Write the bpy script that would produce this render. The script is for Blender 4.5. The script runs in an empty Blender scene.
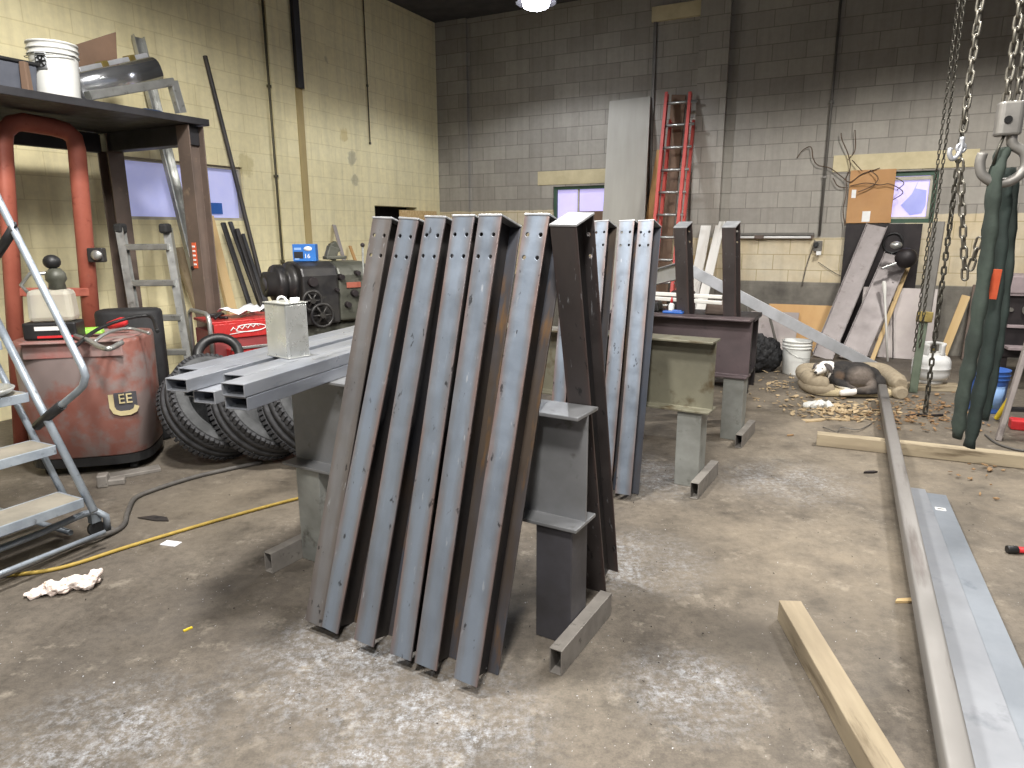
import bpy, bmesh, math, random
from mathutils import Vector, Matrix, Quaternion
random.seed(7)
PI = math.pi
C = bpy.context.scene.collection
rad = math.radians

# ------------------------------------------------------------------ camera model (used to read real positions off the photo)
F, PITCH, ROLL, CH = 682.0, rad(12.67), rad(-0.3), 1.55
_X0 = Vector((1, 0, 0)); _U0 = Vector((0, math.sin(PITCH), math.cos(PITCH))); FW = Vector((0, math.cos(PITCH), -math.sin(PITCH)))
CX = _X0 * math.cos(ROLL) + _U0 * math.sin(ROLL)
CU = -_X0 * math.sin(ROLL) + _U0 * math.cos(ROLL)
EYE = Vector((0, 0, CH))
def ray(px, py): return CX * ((px - 512) / F) + CU * ((384 - py) / F) + FW
def fl(px, py, z=0.0):
    d = ray(px, py); return EYE + d * ((z - CH) / d.z)
def at(px, py, Y):
    d = ray(px, py); return EYE + d * (Y / d.y)
def on_plane(px, py, p, n):
    d = ray(px, py); return EYE + d * ((p - EYE).dot(n) / d.dot(n))
A = rad(-27.0)
RX = Vector((math.cos(A), math.sin(A), 0)); RY = Vector((-math.sin(A), math.cos(A), 0)); UP = Vector((0, 0, 1))
_p = at(781, 190, 9.35)
_d = ray(441.5, 210)
_s = (_d.x * _p.y - _d.y * _p.x) / (_d.x * RX.y - _d.y * RX.x)       # corner of the two walls on the back wall's line
_q = _p - RX * _s if False else _p + RX * (-(_s))
# solve (_p + RX*s) parallel to _d in plan
_s = -(_p.x * _d.y - _p.y * _d.x) / (RX.x * _d.y - RX.y * _d.x)
CORNER = Vector((_p.x + RX.x * _s, _p.y + RX.y * _s, 0))
def wb(px, py, d=0.0): return on_plane(px, py, CORNER - RY * d, RY)     # on the back wall, d in front of it
def wl(px, py, d=0.0): return on_plane(px, py, CORNER + RX * d, RX)     # on the left wall, d in front of it
CEIL = wl(437, 24).z
WB = Matrix.Translation(CORNER) @ Matrix.Rotation(A, 4, 'Z')             # back wall frame: x right, y into the wall
WL = Matrix.Translation(CORNER) @ Matrix.Rotation(A + PI / 2, 4, 'Z')    # left wall frame: x away from the camera, y into the wall
WBi, WLi = WB.inverted(), WL.inverted()
def ub(px, py, d=0.0): return WBi @ wb(px, py, d)
def ul(px, py, d=0.0): return WLi @ wl(px, py, d)

# ------------------------------------------------------------------ materials
def lin(h):
    h = h.lstrip('#'); v = [int(h[i:i + 2], 16) / 255 for i in (0, 2, 4)]
    return tuple((x / 12.92 if x <= .04045 else ((x + .055) / 1.055) ** 2.4) for x in v) + (1,)
MATS = {}
class NT:
    def __init__(s, name):
        s.m = bpy.data.materials.new(name); s.m.use_nodes = True; s.t = s.m.node_tree; s.n = s.t.nodes; s.l = s.t.links
        s.b = s.n['Principled BSDF']; s.tc = s.n.new('ShaderNodeTexCoord'); s.pos = s.tc.outputs['Object']
    def jitter(s):
        oi = s.n.new('ShaderNodeObjectInfo'); k = s.n.new('ShaderNodeVectorMath'); k.operation = 'MULTIPLY_ADD'
        cb = s.n.new('ShaderNodeCombineXYZ')
        for i in range(3): s.l.new(oi.outputs['Random'], cb.inputs[i])
        k.inputs[1].default_value = (37, 53, 71); s.l.new(cb.outputs[0], k.inputs[0]); s.l.new(s.pos, k.inputs[2]); return k.outputs[0]
    def noise(s, scale, detail=4, vec=None, stretch=None, rough=.6):
        v = vec or s.pos
        if stretch:
            mp = s.n.new('ShaderNodeMapping'); mp.inputs['Scale'].default_value = stretch; s.l.new(v, mp.inputs[0]); v = mp.outputs[0]
        n = s.n.new('ShaderNodeTexNoise'); n.inputs['Scale'].default_value = scale; n.inputs['Detail'].default_value = detail
        n.inputs['Roughness'].default_value = rough; s.l.new(v, n.inputs['Vector']); return n.outputs[0]
    def ramp(s, fac, stops, interp='LINEAR'):
        r = s.n.new('ShaderNodeValToRGB'); r.color_ramp.interpolation = interp; e = r.color_ramp.elements
        while len(e) < len(stops): e.new(.5)
        for i, (p, c) in enumerate(stops):
            e[i].position = p; e[i].color = lin(c) if isinstance(c, str) else ((c, c, c, 1) if not isinstance(c, tuple) else c)
        s.l.new(fac, r.inputs[0]); return r.outputs[0]
    def mix(s, fac, a, b, mode='MIX'):
        m = s.n.new('ShaderNodeMix'); m.data_type = 'RGBA'; m.blend_type = mode
        for sock, v in ((m.inputs[0], fac), (m.inputs[6], a), (m.inputs[7], b)):
            if isinstance(v, str): sock.default_value = lin(v)
            elif isinstance(v, (int, float)): sock.default_value = v
            elif isinstance(v, tuple): sock.default_value = v
            else: s.l.new(v, sock)
        return m.outputs[2]
    def math(s, op, a, b=None, clamp=False):
        m = s.n.new('ShaderNodeMath'); m.operation = op; m.use_clamp = clamp
        for i, v in enumerate((a, b)):
            if v is None: continue
            if isinstance(v, (int, float)): m.inputs[i].default_value = v
            else: s.l.new(v, m.inputs[i])
        return m.outputs[0]
    def sep(s, v=None):
        x = s.n.new('ShaderNodeSeparateXYZ'); s.l.new(v or s.pos, x.inputs[0]); return x.outputs
    def out(s, col, rough=.6, metal=0.0, bump=None, bstr=.2, bdist=.01):
        b = s.b
        if isinstance(col, (str,)): b.inputs['Base Color'].default_value = lin(col)
        else: s.l.new(col, b.inputs['Base Color'])
        for k, v in (('Roughness', rough), ('Metallic', metal)):
            if isinstance(v, (int, float)): b.inputs[k].default_value = v
            else: s.l.new(v, b.inputs[k])
        if bump is not None:
            bp = s.n.new('ShaderNodeBump'); bp.inputs['Strength'].default_value = bstr; bp.inputs['Distance'].default_value = bdist
            s.l.new(bump, bp.inputs['Height']); s.l.new(bp.outputs[0], b.inputs['Normal'])
        return s.m
def mat(name, c1, c2=None, scale=8, rough=.6, metal=0.0, bstr=.15, stretch=None, c3=None, spot=.66):
    if name in MATS: return MATS[name]
    t = NT(name); v = t.jitter()
    n = t.noise(scale, 5, v, stretch)
    col = t.ramp(n, [(.36, c1), (.64, c2 or c1)])
    if c3:
        col = t.mix(t.ramp(t.noise(scale * 2.3, 6, v, stretch), [(spot - .06, 0.0), (spot + .06, 1.0)]), col, c3)
    r = t.ramp(t.noise(scale * 1.7, 4, v), [(.3, max(rough - .1, .02)), (.7, min(rough + .1, 1))])
    MATS[name] = t.out(col, r, metal, t.noise(scale * 6, 4, v, stretch), bstr, .004)
    return MATS[name]
def emis(name, col, strength):
    t = NT(name); t.b.inputs['Base Color'].default_value = lin(col); t.b.inputs['Emission Color'].default_value = lin(col)
    t.b.inputs['Emission Strength'].default_value = strength; t.b.inputs['Roughness'].default_value = .4; return t.m

def block_wall(name, c1, c2, mortar, tint=None, zones=None, bump=.35):
    t = NT(name); sx = t.sep(); cb = t.n.new('ShaderNodeCombineXYZ'); t.l.new(sx[0], cb.inputs[0]); t.l.new(sx[2], cb.inputs[1])
    br = t.n.new('ShaderNodeTexBrick'); br.offset = .5; t.l.new(cb.outputs[0], br.inputs['Vector'])
    br.inputs['Scale'].default_value = 1; br.inputs['Brick Width'].default_value = .406; br.inputs['Row Height'].default_value = .2032
    br.inputs['Mortar Size'].default_value = .006; br.inputs['Mortar Smooth'].default_value = .4; br.inputs['Bias'].default_value = 0
    br.inputs['Color1'].default_value = lin(c1); br.inputs['Color2'].default_value = lin(c2); br.inputs['Mortar'].default_value = lin(mortar)
    col = br.outputs['Color']
    if zones: col = zones(t, col, sx, br)
    n1 = t.noise(1.1, 5); n2 = t.noise(14, 5)
    col = t.mix(.55, col, t.ramp(n1, [(.3, .72), (.7, 1.0)]), 'MULTIPLY')
    col = t.mix(.35, col, t.ramp(n2, [(.3, .7), (.65, 1.0)]), 'MULTIPLY')
    drip = t.noise(3.0, 5, None, (3.5, 1, .18))
    col = t.mix(.25, col, t.ramp(drip, [(.35, .55), (.55, 1.0)]), 'MULTIPLY')
    h = t.math('ADD', t.math('MULTIPLY', br.outputs['Fac'], -1.0), t.math('MULTIPLY', t.noise(60, 4), .35))
    return t.out(col, .78, 0, h, bump, .012)

def zones_yellow(t, col, sx, br):
    x, y, z = sx
    for px, py, r, c, s in ((352, 158, .22, '#a5a08d', .6), (355, 180, .2, '#aca68f', .6), (344, 135, .2, '#d9c078', .5), (325, 60, .12, '#8f8870', .4), (245, 165, .3, '#c9bb85', .5)):
        q = ul(px, py); d = t.n.new('ShaderNodeVectorMath'); d.operation = 'DISTANCE'; t.l.new(t.pos, d.inputs[0]); d.inputs[1].default_value = (q.x, 0, q.z)
        k = t.math('SUBTRACT', t.math('SUBTRACT', 1.0, t.math('DIVIDE', d.outputs['Value'], r)), t.math('MULTIPLY', t.noise(7, 8, None, None, .75), 1.05))
        col = t.mix(t.math('MULTIPLY', t.math('MULTIPLY', k, 6, True), s), col, c)
    return col
def zones_back(t, col, sx, br):
    x, y, z = sx
    def step(v, e, w=.004): return t.math('MULTIPLY', t.math('ADD', t.math('SUBTRACT', v, e), w), 1 / (2 * w), True)
    xa, xb_, xc = ub(600, 215).x, ub(722, 240).x, ub(905, 220).x
    top = t.math('ADD', 1.86, t.math('MULTIPLY', step(x, xa + .25), -.42))
    top = t.math('ADD', top, t.math('MULTIPLY', step(x, xc), .28))
    wob = t.math('MULTIPLY', t.math('SUBTRACT', t.noise(5, 4), .5), .05)
    z2 = t.math('ADD', z, wob)
    m = t.math('MULTIPLY', t.math('SUBTRACT', 1.0, step(t.math('SUBTRACT', z2, top), 0)), step(z, .86))
    tan = t.mix(br.outputs['Fac'], t.ramp(t.noise(1.6, 5), [(.3, '#cdbb98'), (.7, '#d9cfb8')]), '#b3a37f')
    col = t.mix(m, col, tan)
    low = t.math('SUBTRACT', 1.0, step(z, .86, .01))
    col = t.mix(low, col, t.ramp(t.noise(2.5, 6), [(.3, '#5a5650'), (.7, '#8f8a80')]))
    return col

def floor_mat():
    t = NT('stained_concrete'); p = t.pos
    big = t.noise(.7, 8, None, None, .65); mid = t.noise(3.2, 10, None, None, .72); fine = t.noise(24, 10, None, None, .75); vf = t.noise(150, 4)
    col = t.ramp(big, [(.3, '#5a534b'), (.5, '#766d62'), (.72, '#867d70')])
    col = t.mix(.75, col, t.ramp(mid, [(.3, .34), (.5, .82), (.66, 1.0)]), 'MULTIPLY')
    col = t.mix(.7, col, t.ramp(fine, [(.32, .38), (.55, .95), (.7, 1.0)]), 'MULTIPLY')
    col = t.mix(.25, col, t.ramp(vf, [(.35, .3), (.6, 1.0)]), 'MULTIPLY')
    col = t.mix(t.ramp(t.noise(7, 9, None, None, .75), [(.56, 0.0), (.68, .5)]), col, '#a39a8c')
    # oil-dark stains
    st = t.ramp(t.noise(1.3, 6, None, None, .7), [(.54, 0.0), (.66, 1.0)])
    col = t.mix(t.math('MULTIPLY', st, .6), col, '#453f39')
    def blob(c, r, hard=1.6):
        vm = t.n.new('ShaderNodeVectorMath'); vm.operation = 'DISTANCE'; t.l.new(p, vm.inputs[0]); vm.inputs[1].default_value = (c.x, c.y, 0)
        return t.math('MULTIPLY', t.math('SUBTRACT', 1.0, t.math('DIVIDE', vm.outputs['Value'], r)), hard, True)
    # grinding dust, pale grey, in patches where work was done
    dust = None
    for (px, py, r) in ((335, 665, .45), (420, 735, .5), (90, 755, .45), (640, 475, .5), (640, 560, .4), (790, 480, .5), (690, 690, .3)):
        b = blob(fl(px, py), r); dust = b if dust is None else t.math('MAXIMUM', dust, b)
    dn = t.ramp(t.noise(34, 10, None, None, .85), [(.46, 0.0), (.6, 1.0)])
    dn = t.math('MULTIPLY', dn, t.ramp(t.noise(5, 8, None, None, .7), [(.4, .25), (.6, 1.0)]))
    col = t.mix(t.math('MULTIPLY', t.math('MULTIPLY', dust, dn), .6), col, '#b9bec6')
    # dusty tan traffic area at the right and back
    tan = None
    for (px, py, r) in ((830, 420, 1.9), (960, 470, 1.8), (820, 560, 1.1), (240, 500, .8)):
        b = blob(fl(px, py), r, 1.2); tan = b if tan is None else t.math('MAXIMUM', tan, b)
    col = t.mix(t.math('MULTIPLY', tan, t.ramp(mid, [(.35, .1), (.65, .5)])), col, '#a0937f')
    # dark oily area along the left wall and round the trestles
    dk = None
    for (px, py, r) in ((80, 520, 1.2), (230, 600, .8), (510, 610, .5), (130, 640, .5), (680, 550, .4), (560, 480, .5), (760, 640, .3)):
        b = blob(fl(px, py), r, 1.3); dk = b if dk is None else t.math('MAXIMUM', dk, b)
    col = t.mix(t.math('MULTIPLY', dk, t.ramp(mid, [(.4, .1), (.65, .55)])), col, '#3e3a37')
    # bright specks of metal
    vo = t.n.new('ShaderNodeTexVoronoi'); vo.inputs['Scale'].default_value = 38; t.l.new(p, vo.inputs['Vector'])
    sp = t.math('MULTIPLY', t.math('LESS_THAN', vo.outputs['Distance'], .06), t.math('GREATER_THAN', t.noise(3, 3), .52))
    col = t.mix(t.math('MULTIPLY', sp, .6), col, '#d9d9da')
    h = t.math('ADD', t.math('MULTIPLY', fine, .6), t.math('MULTIPLY', vf, .4))
    return t.out(col, t.ramp(mid, [(.3, .5), (.7, .85)]), 0, h, .35, .006)

def scale_steel(name, edge, mid_, dark, half=.05, rough=.42, sec=None):
    """hot rolled flange: bluish mill scale in the middle, pinkish brown towards the edges"""
    t = NT(name); v = t.jitter(); sx = t.sep(); x = t.math('ABSOLUTE', sx[0])
    n = t.noise(7, 5, v, (3, 1, .5)); k = t.math('ADD', t.math('DIVIDE', x, half), t.math('MULTIPLY', t.math('SUBTRACT', n, .5), 1.1))
    col = t.ramp(k, [(.25, mid_), (.65, sec or mid_), (1.0, edge)])
    col = t.mix(t.ramp(t.noise(5, 5, v, (1, 1, .35)), [(.45, 0.0), (.7, .55)]), col, dark)
    col = t.mix(t.ramp(t.noise(30, 5, v, (1, 1, .5)), [(.645, 0.0), (.69, .8)]), col, '#2c2b2d')
    col = t.mix(t.ramp(t.noise(60, 5, v, (1, 1, .2)), [(.66, 0.0), (.72, .5)]), col, '#b9bcc2')
    return t.out(col, t.ramp(t.noise(10, 4, v), [(.3, rough - .1), (.7, rough + .15)]), .55, t.noise(90, 3, v), .12, .003)

M = dict(
    floor=floor_mat(),
    yellow=block_wall('yellow_painted_block', '#fbf0c4', '#f7ebbd', '#eaddae', zones=zones_yellow, bump=.2),
    block=block_wall('grey_painted_block', '#aaa59c', '#98938b', '#827d76', zones=zones_back, bump=.3),
    greyblk=mat('grey_pier', '#8d8984', '#9c9890', 3, .8),
    flange=scale_steel('mill_scale_flange', '#84726e', '#858f9d', '#656a72', sec='#7e8188'),
    dullflange=scale_steel('dull_brown_flange', '#6f6865', '#7d7c7e', '#55524f', sec='#76706e'),
    darkflange=scale_steel('dark_mill_scale', '#5c4d4a', '#524c4b', '#413d3e', rough=.5),
    web=mat('shaded_web_steel', '#36363a', '#4b4643', 6, .5, .5, stretch=(1, 1, .25), c3='#2b2a2c'),  # dark colour carries the shade of the narrow column recesses
    rustweb=mat('rusty_web_steel', '#564b42', '#525966', 5, .5, .4, stretch=(1, 1, .2), c3='#81603a', spot=.62),
    cap=mat('ground_cap_steel', '#b9bbbd', '#9fa1a5', 14, .4, .5),
    trest=mat('weathered_beam_steel', '#8c8d90', '#797a7b', 3, .45, .45, c3='#514e48'),
    trest_brown=mat('olive_brown_beam_steel', '#6c695c', '#83806f', 2.2, .4, .35, c3='#564a36', spot=.6),
    trest_purple=mat('primer_purple_beam_steel', '#5c5052', '#4d4446', 3, .5, .3, c3='#343236'),
    legst=mat('grey_leg_steel', '#9a9c98', '#7f807b', 4, .5, .35, c3='#5d5b55'),
    legdark=mat('dark_leg_steel', '#55545a', '#474547', 4, .5, .4),
    foot=mat('dusty_tube_steel', '#7d7873', '#8f8a84', 9, .55, .3, c3='#55504b'),
    tube=mat('fresh_tube_steel', '#858992', '#a2a5ab', 5, .36, .45, stretch=(1, .2, 1), c3='#4d525b'),
    inside=mat('tube_inside', '#1c1c1e', '#29282a', 8, .8),
    blackst=mat('black_painted_steel', '#28282b', '#363538', 5, .5, .2),
    brownst=mat('brown_primed_steel', '#6a5b52', '#5c5049', 4, .6, .15, c3='#80705f'),
    orange=mat('rust_red_primer', '#914d3e', '#a05a49', 5, .55, .1, c3='#7a3a2d'),
    alum=mat('dull_aluminium', '#b9bab8', '#a5a6a3', 8, .38, .75, c3='#86857f'),
    shiny=mat('shiny_sheet_metal', '#d4d6da', '#c4c7cc', 2, .2, .9, bstr=0),
    galv=mat('tin_can_metal', '#d3d4d1', '#b8bab6', 6, .3, .6, c3='#96958e'),
    zinc=mat('grey_painted_tube', '#8f98a3', '#a4adb6', 10, .4, .35, c3='#6d7177'),
    rubber=mat('tire_rubber', '#2a2a2c', '#3a3a3c', 6, .8, 0, .3),
    sidewall=mat('dusty_tire_sidewall', '#3f4041', '#5c5d5f', 6, .85, 0, .2),
    black=mat('black_plastic', '#161617', '#232324', 8, .5),
    pad=mat('black_rubber_pad', '#202021', '#2b2b2c', 8, .8),
    drum=mat('faded_red_tank_paint', '#7d4a3f', '#90665d', 1.8, .5, .05, c3='#817370', spot=.5),
    drumtop=mat('dusty_tank_lid', '#8d837f', '#9b605a', 3, .7, 0),
    ivory=mat('ivory_paint', '#c2b58c', '#b0a27b', 8, .6),
    red=mat('red_cart_paint', '#bd3a39', '#b03231', 5, .3, .1, bstr=.04),
    redside=mat('worn_maroon_side', '#8b4444', '#7d3b3c', 5, .5, .1),
    white=mat('white_paint', '#ebebea', '#dcdcda', 6, .5),
    whitep=mat('white_bucket_plastic', '#dedfdc', '#d0d0cb', 4, .38, bstr=.03),
    bluep=mat('blue_bucket_plastic', '#3f67b0', '#365a9f', 4, .38, bstr=.03),
    palebl=mat('pale_blue_label', '#8fb0dd', '#7ea2d4', 6, .5),
    tankw=mat('white_gas_cylinder_paint', '#e0e0df', '#d2d1ce', 5, .35, c3='#b9b4ab', spot=.7),
    wood=mat('weathered_timber', '#8f7f67', '#ab9a7e', 4, .75, 0, .3, (1, .12, 1), '#7d6a4f'),
    wood_x=mat('weathered_timber_crosswise', '#b39f7d', '#cbb994', 4, .75, 0, .3, (.12, 1, 1), '#8d795c'),
    woodv=mat('pale_timber_upright', '#bd9f6f', '#c9ae80', 4, .7, 0, .25, (1, 1, .12)),
    plank=mat('white_plank', '#e1dfda', '#cfcdc7', 4, .6, 0, .15, (1, 1, .2), '#a9a69e'),
    ply=mat('plywood', '#c39d6b', '#b58b59', 3, .7, 0, .1, (1, 1, .3)),
    osb=mat('chip_board', '#c4a06d', '#e0c796', 40, .8, 0, .3, (1, 1, 1), '#8f6c41'),
    card=mat('brown_cardboard', '#b48a5e', '#a67c52', 3, .8, 0, .05),
    carddk=mat('dark_cardboard', '#7c6351', '#6a5546', 3, .8),
    sheet=mat('grey_sheet_metal', '#9a9190', '#aaa29e', 2.5, .5, .3, c3='#7d7472'),
    panel=mat('grey_wall_board', '#a6a39b', '#98958d', 3, .7, 0, .12, (1, 1, .15)),
    chan=mat('grey_channel_steel', '#8d8685', '#7f7877', 4, .5, .3, c3='#6d6462'),
    light=mat('light_channel_steel', '#c9cbd0', '#b4b6ba', 5, .4, .5),
    ladred=mat('red_fibreglass', '#c5514a', '#b4453f', 5, .5),
    chain=mat('oily_chain_steel', '#6f6b62', '#858178', 20, .42, .75),
    darkchain=mat('dark_chain_steel', '#45433d', '#56534b', 20, .45, .7),
    hook=mat('cast_grey_steel', '#8f8c87', '#7d7a76', 8, .5, .45),
    sling=mat('green_sling_fabric', '#353f38', '#262e29', 10, .85, 0, .35),
    slingdk=mat('dark_green_sling_fabric', '#232f2b', '#1b2421', 10, .85, 0, .3),
    tag=mat('orange_red_tag', '#c2502f', '#d2623c', 20, .6),
    lathe=mat('greasy_black_machine', '#29282a', '#3a3836', 6, .45, .3, c3='#4c4a44'),
    lathegr=mat('oily_green_grey_machine', '#45463d', '#5b5b52', 6, .45, .15, c3='#33322d'),
    bluebox=mat('blue_carton', '#2f74c4', '#2867b4', 5, .5, bstr=.03),
    hose_y=mat('yellow_air_hose', '#b59a48', '#a0873c', 20, .6),
    hose_k=mat('grey_black_cable', '#4b4846', '#5a5753', 20, .6),
    rag=mat('stained_white_rag', '#efe4de', '#dccabf', 18, .9, 0, .3, c3='#b08f7c', spot=.64),
    paper=mat('white_paper', '#efeff2', '#e2e4ea', 6, .7),
    bed=mat('beige_plush', '#958873', '#a39680', 25, .95, 0, .5),
    bedin=mat('pale_bed_cushion', '#b7a886', '#c6b898', 25, .95, 0, .5),
    frame_g=mat('green_window_paint', '#3f5a48', '#35503f', 6, .6),
    frame_w=mat('dirty_white_window_frame', '#b5b0a2', '#a59f90', 6, .6),
    dark=mat('hole_shade', '#0b0b0c', '#121213', 6, .9),  # near black, the shade inside openings and holes put into colour
    lintel=mat('cream_lintel', '#c9bd9b', '#b9ad8b', 5, .75, 0, .2),
    vine=mat('dead_vine', '#4d3d31', '#5c4a3b', 12, .8),
    ceil=mat('dark_ceiling', '#3c3c41', '#4a4a50', 3, .85),  # plain dark tone over the whole ceiling
    conduit=mat('grey_conduit', '#64615c', '#6f6c67', 8, .5, .3),
    yconduit=mat('dark_wall_conduit', '#4b473c', '#5a553f', 8, .6),
    chip=mat('wood_chips', '#a08a6a', '#c0ab89', 9, .9),
    leaf=mat('brown_litter', '#86684a', '#9c7f5c', 9, .9),
    lime=mat('lime_wrapper', '#8fce4a', '#a4dc62', 10, .5),
    redcap=mat('red_plastic', '#d3353a', '#c22c30', 8, .4),
    bluecap=mat('blue_plastic_film', '#2f63b5', '#2a58a4', 8, .4),
    yellow2=mat('yellow_plastic', '#e0c53c', '#cdb233', 8, .45),
    stove=mat('black_iron_machine', '#221e20', '#322c2d', 5, .55, .3),
    mauve=mat('worn_pinkish_top', '#9b8d8f', '#877b7d', 5, .6, .1),
    tarp=mat('black_tarp', '#18181a', '#252527', 6, .7),
    brass=mat('old_brass', '#7c6c3a', '#8d7d48', 8, .5, .5),
)
def clear_plastic():
    t = NT('clear_plastic'); b = t.b; b.inputs['Base Color'].default_value = lin('#dcd9cf'); b.inputs['Roughness'].default_value = .35
    b.inputs['Transmission Weight'].default_value = .6; b.inputs['IOR'].default_value = 1.25; return t.m
M['clear'] = clear_plastic()
def dog_coat():
    t = NT('dog_coat'); x, y, z = t.sep(); n = t.noise(14, 4); w = t.math('MULTIPLY', t.math('SUBTRACT', n, .5), .06)
    col = t.ramp(t.noise(22, 5), [(.3, '#242223'), (.7, '#37332f')])
    # grey-tan flank patch low on the hip
    vm = t.n.new('ShaderNodeVectorMath'); vm.operation = 'DISTANCE'; t.l.new(t.pos, vm.inputs[0]); vm.inputs[1].default_value = (.05, -.2, .22)
    g = t.math('MULTIPLY', t.math('SUBTRACT', .165, t.math('ADD', vm.outputs['Value'], w)), 14, True)
    col = t.mix(t.math('MULTIPLY', g, .85), col, t.ramp(t.noise(30, 4), [(.3, '#675c53'), (.7, '#7c726a')]))
    vm2 = t.n.new('ShaderNodeVectorMath'); vm2.operation = 'DISTANCE'; t.l.new(t.pos, vm2.inputs[0]); vm2.inputs[1].default_value = (-.12, -.07, .22)
    g2 = t.math('MULTIPLY', t.math('SUBTRACT', .07, t.math('ADD', vm2.outputs['Value'], w)), 20, True)
    col = t.mix(t.math('MULTIPLY', g2, .8), col, '#6f5640')
    xx = t.math('ADD', x, t.math('ADD', w, t.math('MULTIPLY', t.math('SUBTRACT', .3, z), .35)))
    white = t.math('LESS_THAN', xx, -.185)
    paw = t.math('MULTIPLY', t.math('LESS_THAN', z, .135), t.math('MULTIPLY', t.math('LESS_THAN', x, -.03), t.math('LESS_THAN', y, -.11)))
    col = t.mix(t.math('MAXIMUM', white, paw), col, '#e9e4dc')
    return t.out(col, .85, 0, t.noise(140, 3), .4, .006)
M['dog'] = dog_coat()
M['dogear'] = mat('dark_dog_fur', '#4a4442', '#5a5350', 20, .9)
M['skin'] = mat('dog_nose', '#141313', '#1c1a1a', 20, .4)
def pane_mat(name, col, s): 
    t = NT(name); n = t.noise(3, 4); c = t.mix(t.ramp(n, [(.3, 0.0), (.7, .25)]), col, '#d8d6f2')
    t.l.new(c, t.b.inputs['Base Color']); t.l.new(c, t.b.inputs['Emission Color']); t.b.inputs['Emission Strength'].default_value = s
    t.b.inputs['Roughness'].default_value = .3; return t.m
M['pane_l'] = pane_mat('milky_window_film', '#a9aede', .42)
M['pane_b'] = pane_mat('lavender_window_film', '#c4baf4', .62)
M['pane_d'] = pane_mat('torn_window_film', '#8e93cf', .45)
M['lampface'] = emis('lamp_face', '#f4f6ff', 40)

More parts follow.
